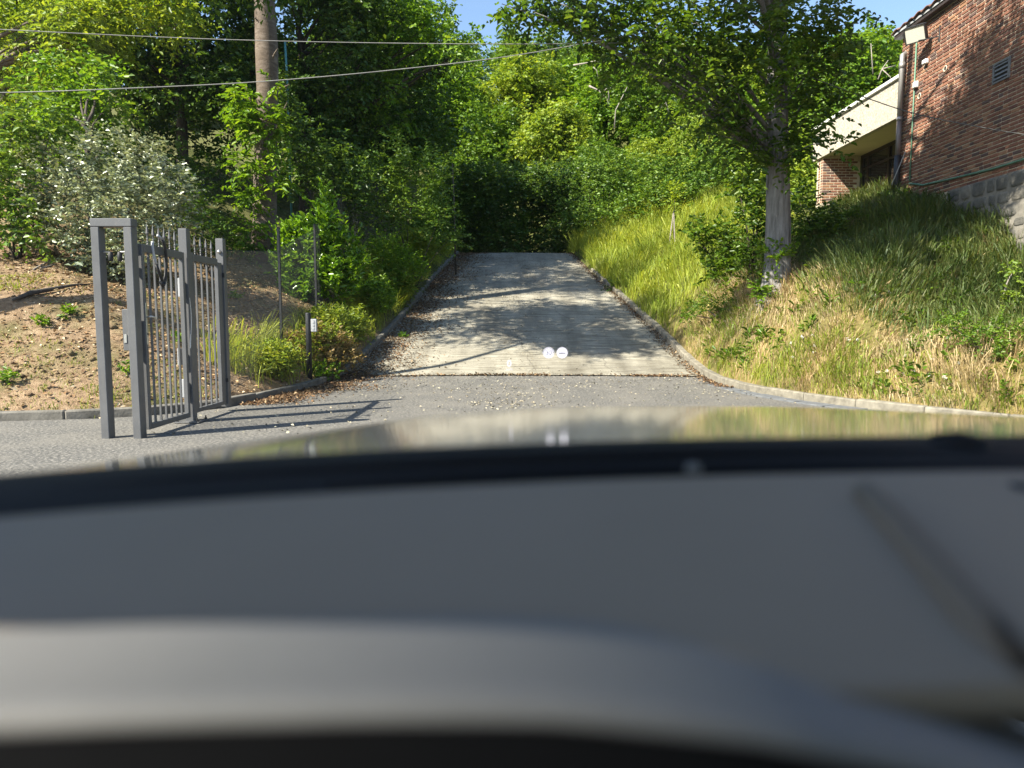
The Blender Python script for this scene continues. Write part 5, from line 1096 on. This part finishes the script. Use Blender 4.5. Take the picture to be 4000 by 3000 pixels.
for sg, nm in ((-1, 'wing'), (1, 'wing')):
    def wing(u, v, sg=sg):
        b = bonnet(.5+.5*sg, u); return (b[0]+sg*(.003+.035*math.sin(v*1.5)), b[1], b[2]-.002-.70*v)
    surf(nm, 20, 10, wing, M['car_paint'], car, .02)
    for yy in (.95, -1.9):
        wh = MB().lathe((CX+sg*.80, yy, .34), [(.18,-.10),(.30,-.11),(.34,-.08),(.345,0),(.34,.08),(.30,.11),(.18,.10)], 28, axis='x').build('wheel', M['rubber'], car, True)
        MB().lathe((CX+sg*.80, yy, .34), [(.05,-.108),(.19,-.104),(.20,-.09),(.20,.09),(.19,.104),(.05,.108)], 20, axis='x').build('rim', M['zinc'], wh, True)
# black scuttle panel below the glass, with its grille and two wipers
def scut(u, v):
    s = (u-.5)*2; Y = .375+.12*v-.10*abs(s)**2.2; return (CX+s*.90, Y, 1.158+.010*math.sin(v*math.pi)-.028*abs(s)**2.4+.010*v)
simple('scuttle_black', (.003,.003,.0035), (.005,.005,.006), .7, scale=5, bstr=.05, spec=.15)
surf('scuttle_panel', 61, 8, scut, M['scuttle_black'], car, .01)
def wiper(x0, x1, dy, lab):
    p = []
    for t in np.linspace(0, 1, 10): s = (x0+(x1-x0)*t-CX)/.90; p.append((x0+(x1-x0)*t, .425+dy-.10*abs(s)**2.2, 1.163-.030*abs(s)**2.4+.006*math.sin(math.pi*t)))
    a = MB().tube(p, .008, 8).build('wiper_arm', M['scuttle_black'], car, True)
    MB().tube([(q[0], q[1]-.022, q[2]-.004) for q in p[3:]], .006, 6).build('wiper_blade', M['scuttle_black'], a, True)
    MB().lathe((p[0][0], p[0][1], p[0][2]-.02), [(.02,0),(.022,.02),(.016,.034),(.002,.037)], 12).build('pivot_cap', M['scuttle_black'], a, True)
wiper(-.33, .36, .0, 'l'); wiper(.28, 1.05, .015, 'r')
MB().lathe((.100, .385, 1.166), [(.005,0),(.004,.004),(.001,.005)], 10).build('washer_jet', M['vent_grey'], car, True)
# dashboard top, the instrument hood close to the lens, the dark panel below
def dash(u, v):
    s = (u-.5)*2; Y = .21+.17*v-.085*abs(s)**2.2; x = CX+s*.86
    z = 1.140+.028*v-.030*abs(s)**2.4
    z += .012*_sm(.30,.55,np.array(x-.18-.55*(1-v)))*(1-v*.6)          # raised passenger side
    return (x, Y, float(z))
d_ = surf('dashboard', 91, 41, dash, M['dash_vinyl'], car, .012)
def hood(u, v):
    s = (u-.5)*2; x = .06+s*.50; Y = .166+.085*v-.03*abs(s)**2
    z = 1.157-.012*v-.02*abs(s)**3 - (.02*((v-.85)/.15)**2 if v > .85 else 0)
    z -= 1.0*max(0, x+.02)**2
    if v < .08: z -= .004*((.08-v)/.08)**1.5
    return (x, Y, z)
simple('hood_leather', (.20,.195,.19), (.225,.22,.215), .6, scale=3, bstr=.12, spec=.35)
surf('instrument_hood', 61, 24, hood, M['hood_leather'], car, .010)
MB().box((CX-.86,-.02,.80),(CX+.86,.11,1.07)).add([(x_, .1655-.03*((x_-.06)/.5)**2, 1.152-.02*abs((x_-.06)/.5)**3-max(0, x_+.02)**2-dz) for dz in (0, .16) for x_ in np.linspace(-.44,.56,21)], [(i, i+1, i+22, i+21) for i in range(20)]).build('lower_dash', M['dash_vinyl_low'], car)
def on_dash(px, py):
    for Y in np.arange(.40, .12, -.002):
        q = P(px, py, Y); s_ = (q.x-CX)/.86; v_ = (Y-.21+.085*abs(s_)**2.2)/.17
        if 0 <= v_ <= 1 and q.z >= dash(s_*.5+.5, v_)[2]: return q
    return P(px, py, .25)
MB().tube([on_dash(3380,1930), on_dash(3500,2060), on_dash(3650,2230), on_dash(3800,2410), on_dash(3950,2590), on_dash(4100,2780)], .007, 8).build('dash_seam', M['seam_vinyl'], car, True)
MB().box((.255,.352,1.154),(.36,.364,1.166),0,.003).build('sensor_pod', M['black_plastic'], car)
# windscreen, roof, pillars, doors
def screen(u, v):
    s = (u-.5)*2; return (CX+s*(.84-.12*v), .395-.10*abs(s)**2.2-.16*v, 1.168-.045*abs(s)**2.4*(1-v)+.60*v+.015*math.sin(math.pi*v))
surf('windscreen', 41, 21, screen, M['windscreen_glass'], car)
def roof(u, v):
    s = (u-.5)*2; return (CX+s*.80, (.25-.10*abs(s)**2)-2.6*v, 1.80-.05*abs(s)**2.5+.03*math.sin(v*math.pi))
surf('roof', 31, 15, roof, M['car_paint'], car, .05)
for sg in (-1, 1):
    pts = [screen(.5+.5*sg, v) for v in np.linspace(0, 1, 8)]; MB().tube([(p[0]+sg*.045, p[1], p[2]) for p in pts], .045, 8).build('pillar', M['headliner'], car, True)
    def door(u, v, sg=sg): return (CX+sg*(.88+.05*math.sin(v*math.pi)), .35-2.4*u, .32+.74*v)
    dr = surf('door', 9, 9, door, M['car_paint'], car, .05)
    def dwin(u, v, sg=sg): z = 1.075+.655*v; yf = .02+(1.51-z)*.67; return (CX+sg*(.875-.03*v), yf*(1-u)-2.2*u, z)
    surf('door_window', 5, 5, dwin, M['side_glass'], dr)
    def dfr(u, v, sg=sg): return (CX+sg*(.845-.10*v), .14-.02*v-2.4*u, 1.732+.05*v)
    surf('door_frame', 5, 3, dfr, M['headliner'], dr, .02)
    def quar(u, v, sg=sg): z = 1.065+.70*v; yf = .018+(1.51-z)*.67; return (CX+sg*(.877-.032*v), (.36-.18*v)*(1-u)+yf*u, z)
    surf('quarter_sun_block', 3, 5, quar, M['headliner'], dr, .02)  # unseen side panel, shaped to block the sun from the dashboard
MB().box((CX-.85,-2.4,.30),(CX+.85,.40,.34)).build('floor_pan', M['dash_vinyl_low'], car)
MB().box((CX-.86,-2.5,.30),(CX+.86,-2.41,1.05)).build('tailgate', M['car_paint'], car)
for dx in (-.38, .38): 
    st = MB().box((CX+dx-.26,-1.05,.35),(CX+dx+.26,-.55,.62),0,.05).build('seat', M['dash_vinyl_low'], car); MB().box((CX+dx-.24,-1.25,.55),(CX+dx+.24,-1.06,1.22),0,.05).build('backrest', M['dash_vinyl_low'], st)

# ------------------------------------------------------------------ head-up display: its image floats beyond the bonnet
HY = 2.6
m, nt, out = nodemat('display_light'); e = N(nt, 'ShaderNodeEmission', Strength=.5); e.inputs[0].default_value = (.93,.90,1,1); nt.links.new(e.outputs[0], out.inputs[0])
m, nt, out = nodemat('display_dim'); e = N(nt, 'ShaderNodeEmission', Strength=.10); e.inputs[0].default_value = (.75,.72,.85,1); nt.links.new(e.outputs[0], out.inputs[0])
hud = empty('head_up_display', tuple(P(2090, 1400, HY)), 'white head-up display read-outs floating above the bonnet: 30 and 0 km/h', 'display')
def disc(px, py, r, mat, name, dy=0.0, inner=0.0, parent=None):
    mb = MB(); n = 40; c0 = P(px, py, HY+dy); k = (HY+dy)/FPX
    if inner <= 0: mb.lathe(c0, [(r*k, 0), (r*k, .001)], n, axis='y')
    else:
        for i in range(n):
            a, b = 2*math.pi*i/n, 2*math.pi*(i+1)/n; q = [(r,a),(r,b),(inner,b),(inner,a)]; mb.add([(c0.x+rr_*k*math.cos(t), c0.y, c0.z+rr_*k*math.sin(t)) for rr_, t in q], [(0,1,2,3)])
    return mb.build(name, mat, parent or hud)
def text(s_, px, py, h, mat, name, dy, parent=None):
    cu = bpy.data.curves.new(name, 'FONT'); cu.body = s_; cu.align_x = 'CENTER'; cu.align_y = 'CENTER'; cu.size = h*HY/FPX*1.4; cu.extrude = .0004
    o = bpy.data.objects.new(name, cu); COL.objects.link(o); dg = bpy.context.evaluated_depsgraph_get(); me = bpy.data.meshes.new_from_object(o.evaluated_get(dg)); bpy.data.objects.remove(o)
    p = P(px, py, HY+dy); me.transform(Matrix.Translation(p) @ Matrix.Rotation(math.pi/2, 4, 'X')); return link(name, me, mat, parent or hud)
d1 = disc(2143, 1378, 16.5, M['display_light'], 'limit_disc'); disc(2143, 1378, 21.5, M['display_light'], 'limit_ring', 0, 18.8, d1); text('30', 2143, 1379, 19, M['display_dim'], 'digits', -.004, d1)
d2 = disc(2196, 1378, 21, M['display_light'], 'info_disc'); k = HY/FPX; c0 = P(2196, 1380, HY-.003); MB().box((c0.x-13*k, c0.y-.001, c0.z-2.5*k), (c0.x+13*k, c0.y, c0.z+2.5*k)).build('info_line', M['display_dim'], d2)
text('0', 1989, 1421, 26, M['display_light'], 'speed_digit', 0); text('km/h', 1989, 1443, 9, M['display_light'], 'speed_unit', 0)
